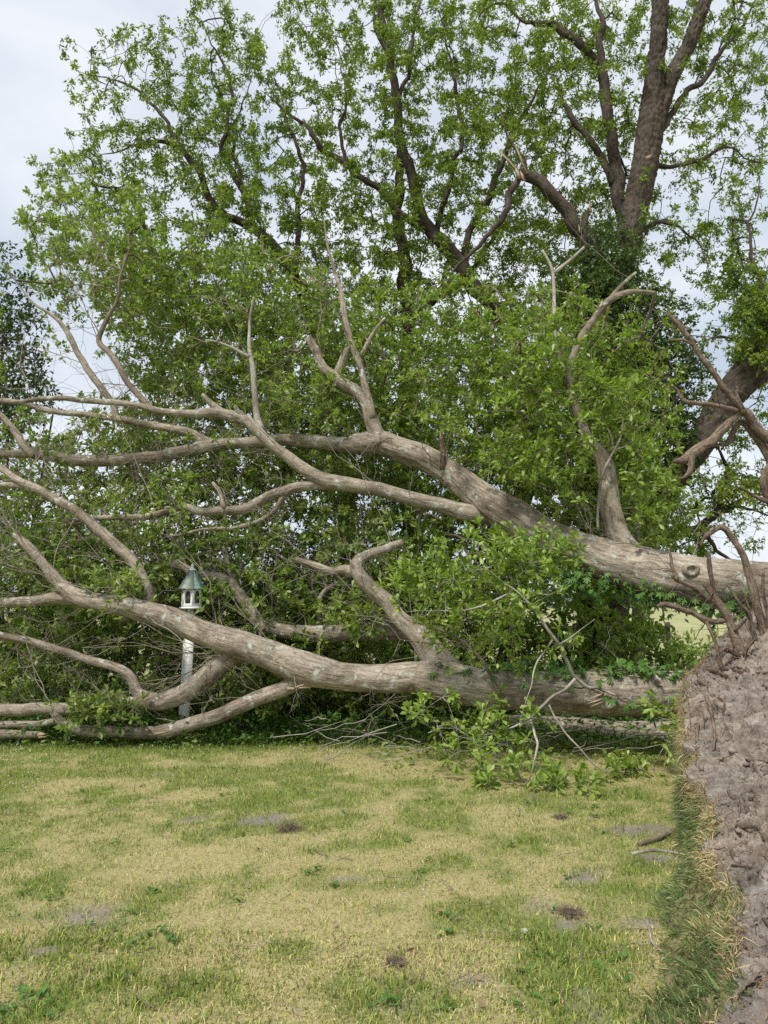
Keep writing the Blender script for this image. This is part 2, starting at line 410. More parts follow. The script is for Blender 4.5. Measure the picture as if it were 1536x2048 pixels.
field = link('field', mesh_from('field', np.array([[-S, -S, -.08], [S, -S, -.08], [S, S, -.08], [-S, S, -.08]], float), [np.array([[0, 1, 2, 3]])]), fm)
tag(field, 'flat pale green field stretching to the horizon behind the trees', 'field', kind='structure')

# ------------------------------------------------------------------ root plate control rows: ground line, turf edge, soil, ridge, beyond
ROWS = np.array([
    [(.62, 1.90, -.05), (.80, 1.95, .02), (1.5, 2.1, .25), (2.6, 2.4, .75), (4.0, 2.9, 1.4)],
    [(.80, 2.75, -.05), (1.02, 2.78, .04), (1.6, 2.9, .30), (2.6, 3.2, .85), (4.1, 3.7, 1.7)],
    [(.98, 3.15, -.05), (1.33, 3.10, .17), (1.8, 3.3, .40), (2.65, 3.7, .95), (4.2, 4.3, 1.9)],
    [(1.25, 3.62, -.05), (1.53, 3.52, .29), (2.0, 3.75, .52), (2.8, 4.2, 1.05), (4.3, 4.9, 2.0)],
    [(1.52, 4.26, -.05), (1.69, 4.05, .37), (2.2, 4.3, .62), (2.95, 4.8, 1.1), (4.4, 5.4, 2.1)],
    [(1.74, 4.75, -.05), (1.90, 4.45, .44), (2.4, 4.7, .70), (3.05, 5.2, 1.12), (4.5, 5.9, 2.2)],
    [(1.97, 5.25, -.05), (1.97, 4.95, .50), (2.45, 5.2, .80), (3.15, 5.7, 1.15), (4.6, 6.3, 2.3)],
    [(2.37, 6.20, -.05), (2.20, 5.62, .64), (2.7, 5.9, .92), (3.2, 6.3, 1.18), (4.7, 6.8, 2.4)],
    [(2.90, 7.50, -.05), (2.50, 6.40, .82), (2.85, 6.6, 1.0), (3.25, 6.85, 1.24), (4.8, 7.2, 2.5)],
    [(3.25, 8.20, .2), (3.02, 7.55, .98), (3.15, 7.5, 1.1), (3.5, 7.6, 1.4), (5.0, 7.8, 2.8)],
    [(4.10, 9.10, .4), (3.90, 8.6, 1.2), (3.9, 8.5, 1.3), (4.2, 8.3, 1.75), (5.2, 8.3, 3.2)]], float)
def plate_line(k, step=.03):
    return catmull(ROWS[:, k], step)
gl = plate_line(0)
def left_of_plate(x, y, margin=0.):
    return x < np.interp(y, gl[:, 1], gl[:, 0]) - margin

# ------------------------------------------------------------------ grass blades on the lawn
def blades(pos, h, w, lean, tint, near):
    n = len(pos); a = rng.uniform(0, 2 * np.pi, n)
    side = np.stack([np.cos(a), np.sin(a), np.zeros(n)], 1)
    b = rng.uniform(0, 2 * np.pi, n); ld = np.stack([np.cos(b), np.sin(b), np.zeros(n)], 1)
    up = np.array([0, 0, 1.0])
    tip = pos + ld * (h * np.sin(lean))[:, None] + up * (h * np.cos(lean))[:, None]
    if near:
        mid = pos + ld * (h * .5 * np.sin(lean * .55))[:, None] + up * (h * .56 * np.cos(lean * .55))[:, None]
        V = np.stack([pos - side * w[:, None], pos + side * w[:, None], mid - side * w[:, None] * .75, mid + side * w[:, None] * .75, tip], 1)
        k = (np.arange(n) * 5)[:, None]
        P = [k + np.array([0, 1, 3, 2]), k + np.array([2, 3, 4])]; m = 5
    else:
        V = np.stack([pos - side * w[:, None], pos + side * w[:, None], tip], 1)
        P = [(np.arange(n) * 3)[:, None] + np.array([0, 1, 2])]; m = 3
    return V.reshape(-1, 3), P, np.repeat(tint, m, 0)
def blade_tint(green, n):
    u = rng.random(n); pg = .16 + .78 * green
    isg = u < pg
    c = np.where(isg[:, None], np.array([.19, .275, .055]), np.array([.575, .505, .26]))
    yl = rng.random(n) < .42
    c = np.where(yl[:, None], np.array([.40, .43, .115]), c)
    return c * rng.uniform(.55, 1.3, (n, 1)) * (1 + rng.normal(0, .05, (n, 3))), isg
def n_k(x, y): return fbm2(x, y, 9, 3, 53)
VV, PP, TT, off = [], {}, [], 0
for (y0, y1, dens, near) in ((2.3, 4.0, 13500, True), (4.0, 6.2, 9500, False), (6.2, 9.6, 6000, False)):
    n = int((y1 - y0) * (1.12 * (y0 + y1) / 2 + 1.6) * dens)
    y = rng.uniform(y0, y1, n); u = rng.random(n); x = -(.56 * y + 1.4) * (1 - u) + (.56 * y + .2) * u
    bare, green = lawn_fields(x, y)
    keep = (rng.random(n) > bare * (.45 + .5 * (n_k(x, y) > .45))) & (fbm2(x, y, 16, 2, 49) > rng.random(n) * .75) & left_of_plate(x, y, -.05)
    x, y, green = x[keep], y[keep], green[keep]; n = len(x)
    t, isg = blade_tint(green, n)
    tall = fbm2(x, y, 3.2, 3, 77)
    h = rng.uniform(.015, .032, n) * (1 + green * .45) * (.6 + .9 * tall) * np.where(isg, 1.1, .95)
    lean = np.where(isg, rng.uniform(.1, 1.1, n), rng.uniform(.5, 1.5, n)); h = h * np.where(rng.random(n) < .06, 1.7, 1)
    V, P, T = blades(np.stack([x, y, g_height(x, y) - .003], 1), h, rng.uniform(.0012, .0026, n) * (1 + y * .09), lean, t, near)
    VV.append(V); TT.append(T)
    for p in P: PP.setdefault(p.shape[1], []).append(p + off)
    off += len(V)
M['blade'] = attr_mat('grass_blade', trans=.3, rough=.6, spec=.2)
g = link('grass', mesh_from('grass', np.concatenate(VV), [np.concatenate(v) for v in PP.values()], None, {'tint': np.concatenate(TT)}), M['blade'])
tag(g, 'short dry and green grass blades covering the lawn', 'grass', kind='stuff')

# ------------------------------------------------------------------ the fallen tree
tree = thing('fallen_tree', 'huge uprooted twin-stemmed tree lying across the lawn with its root plate torn up', 'tree', (3.4, 8.2, 0))
SK = []                                            # skeleton samples that foliage can grow from
BR = {}
def limb(name, pts, Y, mat, parent, sides=14, step=.07, bump=.06, seed=None, skel=None, fill=True, disp=None, wig=0., taper=False):
    """pts: (px, py, r_px); Y: distance or list of distances"""
    p = np.array(pts, float); n = len(p)
    Yv = np.interp(np.linspace(0, 1, n), np.linspace(0, 1, len(Y)), Y) if isinstance(Y, (list, tuple)) else np.full(n, float(Y))
    P = at(p[:, 0], p[:, 1], Yv); r = pxr(p[:, 2], p[:, 0], p[:, 1], Yv)
    if taper: r = r * .78; r[-1] *= .25; r[-2] *= .7
    elif mat == 'pecan': r = r * .8
    elif name == 'branch' and mat == 'bark': r = r * .86
    C = catmull(np.column_stack([P, r]), step)
    if wig:
        m_ = len(C); e = np.minimum(1, np.minimum(np.arange(m_), np.arange(m_)[::-1]) / 6)[:, None]
        C[:, :3] += e * wig * np.stack([fbm(C[:, :3] * 2.3 + k_ * 9.1, 3, 31 + k_) - .5 for k_ in range(3)], 1)
    V, polys, uv = tube(C[:, :3], np.maximum(C[:, 3], .003), sides, bump, seed if seed is not None else len(SK) + 1, True, disp)
    o = part(name, V, polys, M[mat], parent, uv, None, True)
    if skel is not None and fill: skel.append(C[:, :3])
    return o
def fallen(pts, Y, mat='bark', name='branch', **k): return limb(name, pts, Y, mat, tree, skel=SK, wig=.03 if name == 'trunk' else .07, **k)
def furrow(a, s):
    P = np.stack([a * 26, s * 2.6, np.zeros_like(a)], -1)
    return (fbm(P, 3, 5) - .5) * .035
# lower stem and its limbs
fallen([(1500, 1392, 60), (1440, 1388, 50), (1370, 1384, 43), (1300, 1386, 43), (1150, 1386, 42), (1000, 1380, 36), (930, 1370, 37), (880, 1360, 38), (840, 1355, 33)], [8.1, 8.3, 8.6], name='trunk', sides=56, step=.035, disp=furrow)
fallen([(900, 1362, 36), (840, 1355, 32), (760, 1357, 28), (680, 1353, 28), (600, 1334, 33), (540, 1310, 29), (480, 1290, 28), (420, 1270, 25), (340, 1238, 24), (270, 1217, 21), (200, 1206, 18), (155, 1193, 17), (125, 1172, 13), (90, 1130, 10), (55, 1092, 8.5), (28, 1070, 5)], [8.6, 8.75, 8.9, 9.0, 9.1], name='trunk', sides=44, step=.04, disp=lambda a, s: furrow(a, s) * .6)
fallen([(170, 1196, 19), (120, 1197, 15), (60, 1205, 12), (-40, 1213, 11), (-200, 1235, 8), (-330, 1240, 3)], [9.1, 9.2])
fallen([(320, 1245, 18), (298, 1215, 14), (298, 1190, 12), (285, 1155, 13), (250, 1108, 13), (200, 1060, 12), (150, 1020, 11.5), (90, 985, 10), (40, 960, 9), (0, 935, 8), (-70, 890, 7), (-180, 820, 5), (-280, 780, 2)], [9.1, 9.3, 9.6])
fallen([(70, 978, 8), (30, 969, 6.5), (-40, 965, 5), (-160, 940, 2)], [9.4, 9.5])
fallen([(510, 1292, 26), (462, 1315, 25), (428, 1342, 25), (398, 1368, 24), (360, 1390, 22), (320, 1402, 20), (280, 1405, 15), (210, 1410, 15), (130, 1416, 14), (60, 1418, 14), (-40, 1419, 14), (-200, 1430, 11), (-380, 1440, 4)], [8.95, 9.0, 9.1], sides=24, step=.05)
fallen([(310, 1402, 18), (278, 1388, 14), (264, 1362, 12), (238, 1340, 11), (180, 1320, 10), (120, 1300, 9), (50, 1281, 8.5), (-40, 1262, 8), (-190, 1220, 5), (-300, 1200, 2)], [9.1, 9.3])
fallen([(640, 1355, 22), (598, 1362, 20), (555, 1380, 18), (500, 1402, 17), (440, 1427, 17), (380, 1450, 16), (330, 1462, 17), (270, 1466, 13), (200, 1464, 13), (150, 1456, 12), (118, 1440, 10), (104, 1412, 8)], [8.75, 8.85, 8.95, 9.0], sides=24, step=.05)
fallen([(120, 1440, 9), (75, 1448, 8), (30, 1446, 8), (-30, 1450, 8), (-190, 1452, 3)], [9.0, 9.1])
fallen([(905, 1358, 40), (876, 1322, 36), (850, 1288, 29), (828, 1264, 25), (800, 1240, 20), (770, 1202, 20), (742, 1176, 18), (716, 1148, 16), (712, 1128, 14), (735, 1107, 12), (770, 1096, 10), (805, 1085, 8)], [8.65, 8.9, 9.1], sides=28, step=.05)
fallen([(725, 1150, 14), (690, 1142, 13), (662, 1146, 10), (625, 1130, 8), (592, 1118, 5)], [9.0, 9.15])
fallen([(830, 1262, 27), (790, 1262, 22), (740, 1262, 20), (690, 1263, 20), (630, 1268, 19), (570, 1265, 17), (520, 1245, 16), (492, 1208, 14), (462, 1166, 13), (425, 1152, 12), (395, 1152, 12), (360, 1132, 11), (328, 1110, 8)], [9.0, 9.7, 10.2], sides=20)
fallen([(470, 1175, 8), (455, 1120, 7), (440, 1085, 6), (425, 1060, 5)], [10.1, 10.2])
fallen([(700, 1150, 5), (645, 1190, 6), (640, 1260, 7)], [9.8, 9.9], bump=.1)
# dark stem behind the lower one
fallen([(1500, 1440, 26), (1380, 1460, 24), (1250, 1462, 22), (1150, 1455, 20), (1060, 1445, 15), (980, 1436, 9)], [8.6, 9.5, 9.9], sides=22)
# upper stem
fallen([(1680, 1190, 60), (1600, 1182, 54), (1536, 1174, 49), (1450, 1166, 48), (1380, 1160, 49), (1300, 1142, 46), (1230, 1126, 42), (1150, 1100, 38), (1080, 1066, 35), (1030, 1036, 36), (985, 1010, 34), (940, 978, 29), (890, 940, 26), (840, 912, 25), (795, 897, 25), (755, 884, 24), (700, 889, 18)], [8.7, 9.0, 9.5, 9.9, 10.1], name='trunk', sides=52, step=.04, disp=furrow)
fallen([(770, 886, 24), (720, 889, 18), (640, 886, 16), (570, 880, 15), (500, 885, 13), (430, 892, 14), (390, 898, 14), (330, 911, 14), (250, 920, 13), (170, 922, 14), (105, 913, 12), (40, 908, 10), (-50, 906, 10), (-200, 880, 7), (-340, 850, 2.5)], [10.05, 10.2, 10.3], sides=18)
fallen([(430, 890, 13), (400, 880, 12), (370, 862, 10), (300, 850, 9), (235, 838, 8), (165, 829, 7), (100, 820, 6.5), (50, 806, 6), (-30, 799, 5), (-160, 770, 3), (-240, 740, 1.5)], [10.2, 10.4])
fallen([(232, 838, 8), (222, 800, 8), (190, 757, 8), (155, 705, 7), (132, 662, 6), (105, 632, 4), (60, 600, 2.5), (30, 560, 1.5)], [10.3, 10.5])
fallen([(70, 912, 10), (45, 890, 9.5), (28, 860, 8.5), (0, 830, 7), (-40, 795, 6), (-120, 700, 3.5), (-170, 630, 1.5)], [10.2, 10.3])
fallen([(765, 890, 24), (752, 868, 20), (745, 845, 17), (733, 810, 14), (714, 784, 14), (690, 770, 14), (664, 752, 13), (641, 730, 11), (631, 702, 10), (616, 676, 8)], [10.0, 10.2], sides=18)
fallen([(668, 756, 10), (680, 732, 9), (690, 706, 8), (697, 690, 7)], [10.15, 10.1], bump=.1)
fallen([(745, 838, 11), (736, 795, 9), (722, 740, 8), (705, 690, 8), (690, 632, 7), (680, 580, 5.5), (668, 535, 3.5), (655, 490, 2.4), (648, 440, 1.4)], [10.0, 10.3])
fallen([(722, 712, 5), (745, 668, 4), (770, 636, 3)], [10.15, 10.3])
fallen([(1010, 1030, 30), (965, 1026, 24), (930, 1024, 21), (880, 1012, 18), (800, 991, 17), (720, 973, 17), (655, 962, 18), (605, 936, 15), (565, 906, 13), (532, 880, 12), (507, 848, 13), (480, 836, 13), (430, 826, 13), (395, 828, 10), (350, 826, 8), (300, 818, 7.5), (230, 805, 7), (130, 797, 6), (20, 803, 5), (-40, 806, 4), (-170, 800, 1.5)], [9.75, 9.6, 9.6, 9.7, 9.9], sides=20)
fallen([(445, 828, 11), (422, 806, 7), (404, 788, 4)], [9.65, 9.6])
fallen([(490, 836, 8), (476, 822, 6), (470, 812, 4)], [9.62, 9.55])
fallen([(522, 860, 9), (515, 835, 7), (511, 790, 6), (506, 745, 5.5), (500, 712, 4.5), (499, 660, 3), (505, 600, 2)], [9.65, 9.7], mat='palebark')
fallen([(500, 714, 3.5), (470, 700, 3), (435, 684, 2.5), (410, 680, 1.6)], [9.67, 9.6], mat='palebark')
fallen([(665, 968, 15), (620, 971, 12), (560, 985, 12), (512, 1010, 12), (480, 1022, 11), (430, 1020, 10), (400, 1021, 9), (370, 1015, 9), (320, 1028, 8), (250, 1033, 7), (185, 1036, 6), (124, 1042, 4)], [9.65, 9.5, 9.5])
fallen([(190, 1036, 4), (155, 1046, 3), (122, 1052, 2)], [9.5, 9.5])
fallen([(448, 1018, 6), (440, 985, 5), (425, 965, 3.5)], [9.5, 9.55])
fallen([(620, 970, 8), (570, 990, 7), (540, 1030, 6), (480, 1055, 5), (400, 1062, 4), (330, 1075, 3)], [9.7, 10.0])
fallen([(305, 822, 7), (262, 772, 6), (226, 712, 6), (199, 682, 5.5), (214, 640, 4.5), (233, 598, 3.5), (240, 550, 2.6), (262, 490, 1.5)], [9.75, 9.9], mat='twig')
fallen([(1285, 1135, 38), (1258, 1105, 34), (1238, 1072, 27), (1222, 1020, 24), (1216, 965, 22), (1208, 920, 19), (1180, 884, 14), (1160, 842, 11), (1140, 780, 10), (1136, 740, 9), (1150, 700, 8), (1180, 650, 8), (1216, 602, 8), (1262, 586, 6), (1310, 585, 3.5)], [9.3, 9.4, 9.6, 9.8], sides=26, step=.05)
fallen([(1213, 606, 6), (1240, 574, 4.5), (1272, 545, 3)], [9.75, 9.7])
fallen([(1196, 1060, 2.8), (1198, 1000, 2.6), (1210, 940, 2.4), (1240, 880, 2.2), (1246, 830, 1.6)], [9.2, 9.1], mat='palebark')
fallen([(1140, 775, 5), (1115, 700, 4), (1108, 620, 3.6), (1106, 545, 3), (1085, 500, 2)], [9.7, 9.9], mat='palebark')
fallen([(1106, 548, 4), (1140, 520, 3), (1168, 494, 2)], [9.9, 9.9], mat='palebark')
fallen([(885, 940, 6), (885, 905, 6), (882, 872, 3)], [9.75, 9.7], mat='root', bump=.25)
for pts, Y in [([(800, 1260, 4), (740, 1195, 3), (700, 1120, 2)], [8.9, 8.9]), ([(1000, 1390, 5), (960, 1320, 3), (900, 1270, 2.5), (860, 1255, 2)], [8.1, 8.0])]:
    fallen(pts, Y, mat='twig')

# knots and pale scars
def knot(px, py, Y, r, mat='bark', squash=.5):
    c = at(px, py, Y); th = np.linspace(0, 2 * np.pi, 14, endpoint=False); rr = pxr(r, px, py, Y)
    V, k = [], 0
    for (q, h) in ((1.25, 0), (1.0, .35), (.72, .42), (.55, .25), (.3, .12)):
        V += [[c[0] + math.cos(a) * rr * q * (1 + .12 * math.sin(3 * a + px)), c[1] - h * rr * squash * 2, c[2] + math.sin(a) * rr * q * .8] for a in th]
    V.append([c[0], c[1] - .1 * rr * squash, c[2]])
    P = [[a * 14 + b, a * 14 + (b + 1) % 14, (a + 1) * 14 + (b + 1) % 14, (a + 1) * 14 + b] for a in range(4) for b in range(14)]
    T = [[56 + b, 56 + (b + 1) % 14, 70] for b in range(14)]
    part('knot', np.array(V), [np.array(P), np.array(T)], M[mat], tree, np.array(V)[:, [0, 2]] * np.array([1, 1.5]), None, True)
knot(1382, 1140, 8.72, 15); knot(1212, 1402, 8.02, 20); knot(555, 1322, 8.64, 9, 'wood'); knot(246, 1236, 8.93, 7)

# torn splinters of pale wood
def splinter(px0, py0, px1, py1, Y, w, parent, mat='wood', name='splinter'):
    a, b = at(px0, py0, Y), at(px1, py1, Y); d = unit(b - a); s = np.cross(d, [0, 1, 0]); r = pxr(w, px0, py0, Y)
    V = [a + s * r, a - s * r, a + np.array([0, -1, 0]) * r * .8, a * .45 + b * .55 + s * r * .5, a * .5 + b * .5 - s * r * .6, a * .5 + b * .5 - np.array([0, .6 * r, 0]), b]
    part(name, np.array(V), [np.array([[0, 2, 5, 3], [2, 1, 4, 5], [1, 0, 3, 4]]), np.array([[3, 5, 6], [5, 4, 6], [4, 3, 6], [0, 1, 2]])], M[mat], parent)
for s in [(575, 1378, 632, 1374, 8.55, 4), (590, 1376, 615, 1366, 8.52, 3), (34, 1078, 26, 1064, 9.1, 6), (26, 1076, 40, 1060, 9.1, 4), (310, 1468, 345, 1462, 8.72, 3),
          (1206, 1398, 1166, 1410, 7.85, 3), (1204, 1388, 1170, 1402, 7.85, 2.5), (1206, 1404, 1174, 1416, 7.85, 2), (350, 826, 332, 828, 9.67, 5), (882, 880, 880, 858, 9.7, 3)]:
    splinter(*s, parent=tree)

# ---- foliage of the fallen tree: attractors from a coarse cover map (64 px cells), spread through real depth
FALL = {5: '012100000000000000000000', 6: '034320000000000000000000', 7: '156665420000000000000000', 8: '146788775430000010000000',
        9: '012578888765433566520000', 10: '010157888887655788763000', 11: '010047888888766788775000', 12: '011146888888876788886100',
        13: '334678888888888888887100', 14: '667888888888888888886000', 15: '788888888888888888886000', 16: '899988888888888888875200',
        17: '899988888888888888640000', 18: '678888888888888865330000', 19: '667888888888888763321000', 20: '667777777777776554432000',
        21: '666777777776555443320000', 22: '566665555555544433210000'}
def sample_map(mp, n, cell=64, g=rng):
    cells = [(r, c, int(ch)) for r, row in mp.items() for c, ch in enumerate(row) if ch != '0']
    w = np.array([k[2] for k in cells], float) ** 1.35; idx = g.choice(len(cells), n, p=w / w.sum())
    rc = np.array([(k[0], k[1]) for k in cells])[idx]
    return (rc[:, 1] + g.uniform(-.15, 1.15, n)) * cell, (rc[:, 0] + g.uniform(-.15, 1.15, n)) * cell
px, py = sample_map(FALL, 5000); ex, ey = rng.uniform(-330, 0, 420), rng.uniform(560, 1470, 420); kx = rng.random(420) < (1 + ex / 360) * .5 + .5 * (ey > 1000); px, py = np.concatenate([px, ex[kx]]), np.concatenate([py, ey[kx]])
lowf = np.clip((py - 980) / 150, 0, 1)
Yn = 10.15 * (1 - lowf) + 9.35 * lowf; Yf = 12.6 * (1 - lowf) + 11.8 * lowf
att = at(px, py, Yn + (Yf - Yn) * rng.random(len(px)))
att = att[(att[:, 2] > .08)]
def ell(n, cx, cyy, rx, ry, y0, y1):
    a = rng.uniform(0, 2 * np.pi, n); r = np.sqrt(rng.random(n))
    return at(cx + np.cos(a) * r * rx, cyy + np.sin(a) * r * ry, rng.uniform(y0, y1, n))
front = np.concatenate([ell(80, 1090, 800, 120, 150, 8.9, 9.7), ell(50, 1060, 960, 110, 80, 8.9, 9.4), ell(36, 1230, 870, 70, 110, 8.7, 9.2), ell(26, 870, 890, 60, 60, 9.3, 9.8),
                        ell(20, 240, 1180, 60, 40, 8.7, 9.2), ell(26, 540, 1350, 40, 60, 9.0, 9.3), ell(22, 200, 1425, 90, 22, 8.7, 9.0), ell(18, 620, 800, 80, 60, 9.5, 10),
                        ell(14, 300, 1000, 120, 60, 9.1, 9.4), ell(16, 700, 1240, 60, 40, 8.8, 9.1), ell(24, 1290, 1000, 40, 70, 8.9, 9.3)])
att = np.concatenate([att, front])
qx, qy = to_px(att)                       # keep the bird feeder clear
att = att[~((np.abs(qx - 378) < 42) & (qy > 1110) & (qy < 1460) & (att[:, 1] < 9.95))]
qx, qy = to_px(att)                       # the upper stem and its pale upright limb stay in view
T2 = catmull(np.array([(770, 886, 0), (840, 912, 0), (940, 978, 0), (1030, 1036, 0), (1150, 1100, 0), (1300, 1142, 0), (1540, 1174, 0)], float), 12)
dT = np.min(np.hypot(qx[:, None] - T2[None, :, 0], qy[:, None] - T2[None, :, 1]), 1)
att = att[~((dT < 62) & (att[:, 1] < 10.3)) & ~((np.abs(qx - 1226) < 46) & (qy > 880) & (qy < 1110) & (att[:, 1] < 9.8))]
SKEL = np.concatenate(SK)
att, C, rr = grow(SKEL, att, 4, .13, .0024, .44)
V, P, U = batch_tubes(C, np.minimum(rr, .035), 3)
part('twigs', V, P, M['twig'], tree, U, None, True, 'stuff')
m = 4
SC, SL = sprigs(att, unit(C[:, -1] - C[:, -2]), m, .10, .27, .25, .05)
V, P, U = batch_tubes(SC[:, ::2], np.tile(np.array([.0026, .0012]), (len(SC), 1)), 3)
part('sprigs', V, P, M['twig'], tree, U, None, False, 'stuff')
def sprig_leaves(SC, SL, k, l0, l1, tmpl, t0=.35, out=.95, up=.55, droop=0., jit=0.):
    n = len(SC); t = rng.uniform(t0, 1.0, (n, k)) ** .7
    base = SC[:, 0:1] * (1 - t[..., None]) + SC[:, 2:3] * t[..., None] + rng.normal(size=(n, k, 3)) * jit
    d = unit(SC[:, 2] - SC[:, 0])[:, None] * (1.05 - out * .5) + rng.normal(size=(n, k, 3)) * out * .62 + np.array([0, 0, .12 - droop])
    return leaves(base.reshape(-1, 3), d.reshape(-1, 3), rng.uniform(l0, l1, n * k), tmpl, up)
sxp, syp = to_px(SC[:, 0]); br = rng.random(len(SC)) < np.clip((sxp - 620) / 420, .06, .72) * np.clip((syp - 420) / 300, .3, 1)
for sel, mt in ((~br, 'leafA'), (br, 'leafBright')):
    V, P = sprig_leaves(SC[sel], SL[sel], 9, .06, .12 if mt == 'leafBright' else .11, KITE)
    part('foliage', V, P, M[mt], tree, None, None, False, 'stuff')

# ---- the sprays hanging in front of the lower stem: brighter, and their leaves can be told apart
def front_spray(main, Ys, att, mleaf, lmin, lmax, nleaf, nsprig=3):
    sk = []
    for pts, Y in zip(main, Ys): limb('branch', [(a, b, c * .82) for a, b, c in pts], Y, 'palebark', tree, sides=8, bump=.12, skel=sk, step=.04, wig=.1, taper=True)
    sk = np.concatenate(sk); a, C, rr = grow(sk, att, 4, .12, .0016, .4)
    SC, SL = sprigs(a, unit(C[:, -1] - C[:, -2]), nsprig, .07, .2, .1, .1)
    return C, rr, SC, SL
mains = [[(1205, 1388, 8), (1188, 1377, 7), (1160, 1362, 6), (1140, 1345, 6), (1112, 1290, 5.5), (1068, 1225, 4.5), (1028, 1185, 3.5), (990, 1150, 2.5)],
         [(1150, 1358, 5.5), (1125, 1385, 5), (1093, 1410, 5), (1060, 1440, 4.5), (1025, 1458, 3.5), (960, 1470, 2.5)],
         [(1062, 1440, 4), (1072, 1470, 4), (1077, 1500, 3.5), (1064, 1545, 3), (1050, 1570, 2)],
         [(1113, 1292, 3.5), (1150, 1268, 3), (1190, 1238, 2)],
         [(1016, 1188, 3), (960, 1215, 3), (900, 1222, 2.5), (830, 1222, 2)],
         [(1105, 1280, 3), (1070, 1330, 3), (1062, 1380, 2.5), (1040, 1440, 2)],
         [(1098, 1410, 3), (1120, 1460, 3), (1180, 1520, 2.5), (1240, 1555, 2), (1300, 1575, 1.5)]]
mY = [[7.95, 7.75, 7.6], [7.7, 7.4], [7.45, 7.1, 6.95], [7.7, 7.6], [7.6, 7.5], [7.65, 7.5], [7.5, 7.3, 7.15]]
fa = np.concatenate([ell(62, 950, 1180, 160, 115, 7.4, 8.2), ell(20, 1060, 1110, 90, 60, 7.7, 8.3), ell(12, 950, 1430, 130, 60, 7.2, 8.0), ell(8, 960, 1490, 110, 30, 7.1, 7.6),
                     ell(11, 1020, 1555, 100, 30, 6.75, 7.15), ell(7, 1140, 1570, 60, 24, 6.75, 7.1), ell(8, 1270, 1545, 60, 20, 7.2, 7.5), ell(7, 1330, 1450, 40, 60, 7.3, 7.6), ell(8, 1000, 1290, 130, 60, 7.6, 8.1)])
fa[:, 2] = np.maximum(fa[:, 2], .04)
C2, rr2, SC2, SL2 = front_spray(mains, mY, fa, None, 0, 0, 0, 4)
V, P, U = batch_tubes(C2, rr2, 4); part('twigs', V, P, M['palebark'], tree, U, None, True, 'stuff')
V, P, U = batch_tubes(SC2, np.tile(np.array([.002, .0016, .001]), (len(SC2), 1)), 3); part('sprigs', V, P, M['palebark'], tree, U, None, False, 'stuff')
V, P = sprig_leaves(SC2, SL2, 8, .066, .118, OBOV, .3, .85, .6)
V = V.reshape(-1, 7, 3); dist = np.linalg.norm(V[:, 0] - np.array([0, 0, CAMH]), axis=1)
order = np.argsort(dist - np.linalg.norm(V[:, 5] - V[:, 0], axis=1) * 8); big, rest = order[:285], order[285:]
VR = V[rest].reshape(-1, 3); PR = [((np.arange(len(rest)) * 7)[:, None, None] + OBOV[1][0][None]).reshape(-1, 3)]
part('foliage', VR, PR, M['leafBright'], tree, None, None, False, 'stuff')
from mathutils import Matrix
lme = mesh_from('leaf', OBOV[0], OBOV[1]); lme.materials.append(M['leafBright'])
base = np.array(tree.location)
for k in big:
    v = V[k]; L = np.linalg.norm(v[6] - v[0]) / np.linalg.norm(OBOV[0][6]); sx = unit(v[4] - v[3])
    o3 = OBOV[0]
    A = np.linalg.lstsq(np.column_stack([o3]), v - v[0], rcond=None)[0].T
    o = bpy.data.objects.new('leaf', lme); col.objects.link(o); o.parent = tree
    mt = Matrix([[*A[r], v[0][r] - base[r]] for r in range(3)] + [[0, 0, 0, 1]]); o.matrix_local = mt

# ---- fine bare twigs fanning off the limbs, each with side twigs
tw, tr_ = [], []
def bare(s0, d, L, r, depth):
    q = s0 + np.outer(np.linspace(0, 1, 7), d) * L + np.cumsum(rng.normal(0, .04, (7, 3)) * np.array([1, .6, 1]), 0) * L
    q[:, 2] += np.linspace(0, 1, 7) ** 2 * L * rng.uniform(-.25, .25); q[0] = s0
    if q[:, 2].min() < .02: return
    tw.append(q); tr_.append(np.linspace(r, r * .3, 7))
    if depth:
        for _ in range(rng.integers(2, 5)):
            k = rng.integers(2, 6); bare(q[k], unit(d + rng.normal(0, .55, 3)), L * rng.uniform(.3, .6), r * .55, depth - 1)
wts = np.ones(len(SKEL))
SL_ = SKEL[SKEL[:, 0] < -1.2]
for k in range(330):
    s_ = (SL_ if k % 5 < 3 else SKEL)[rng.integers(len(SL_ if k % 5 < 3 else SKEL))]
    bare(s_, unit(rng.normal(size=3) * np.array([.9, .35, .8]) + np.array([-.55, -.2, .35])), rng.uniform(.5, 1.7), rng.uniform(.004, .0085), 2)
tw, tr_ = np.array(tw), np.array(tr_); V, P, U = batch_tubes(tw, tr_, 3)
part('bare_twigs', V, P, M['baretwig'], tree, U, None, True, 'stuff')

# ---- litter of twigs under the stem, on the lawn
tw = []
for k in range(75):
    x0, y0 = on_ground(rng.uniform(620, 1330), rng.uniform(1478, 1530)); L = rng.uniform(.3, 1.1); a = rng.uniform(0, 2 * np.pi)
    q = np.array([x0, y0, rng.uniform(.02, .35)]) + np.outer(np.linspace(-.5, .5, 6), [math.cos(a), math.sin(a) * .5, rng.uniform(-.35, .35)]) * L + np.cumsum(rng.normal(0, .018, (6, 3)), 0)
    q[:, 2] = np.maximum(q[:, 2], .012); tw.append(q)
tw = np.array(tw); V, P, U = batch_tubes(tw, np.tile(np.linspace(.006, .0015, 6), (len(tw), 1)), 4)
o = link('twig_litter', mesh_from('twig_litter', V, P, U, None, True), M['palebark'])
tag(o, 'tangle of bare snapped twigs on the lawn under the lower stem', 'twigs', kind='stuff')

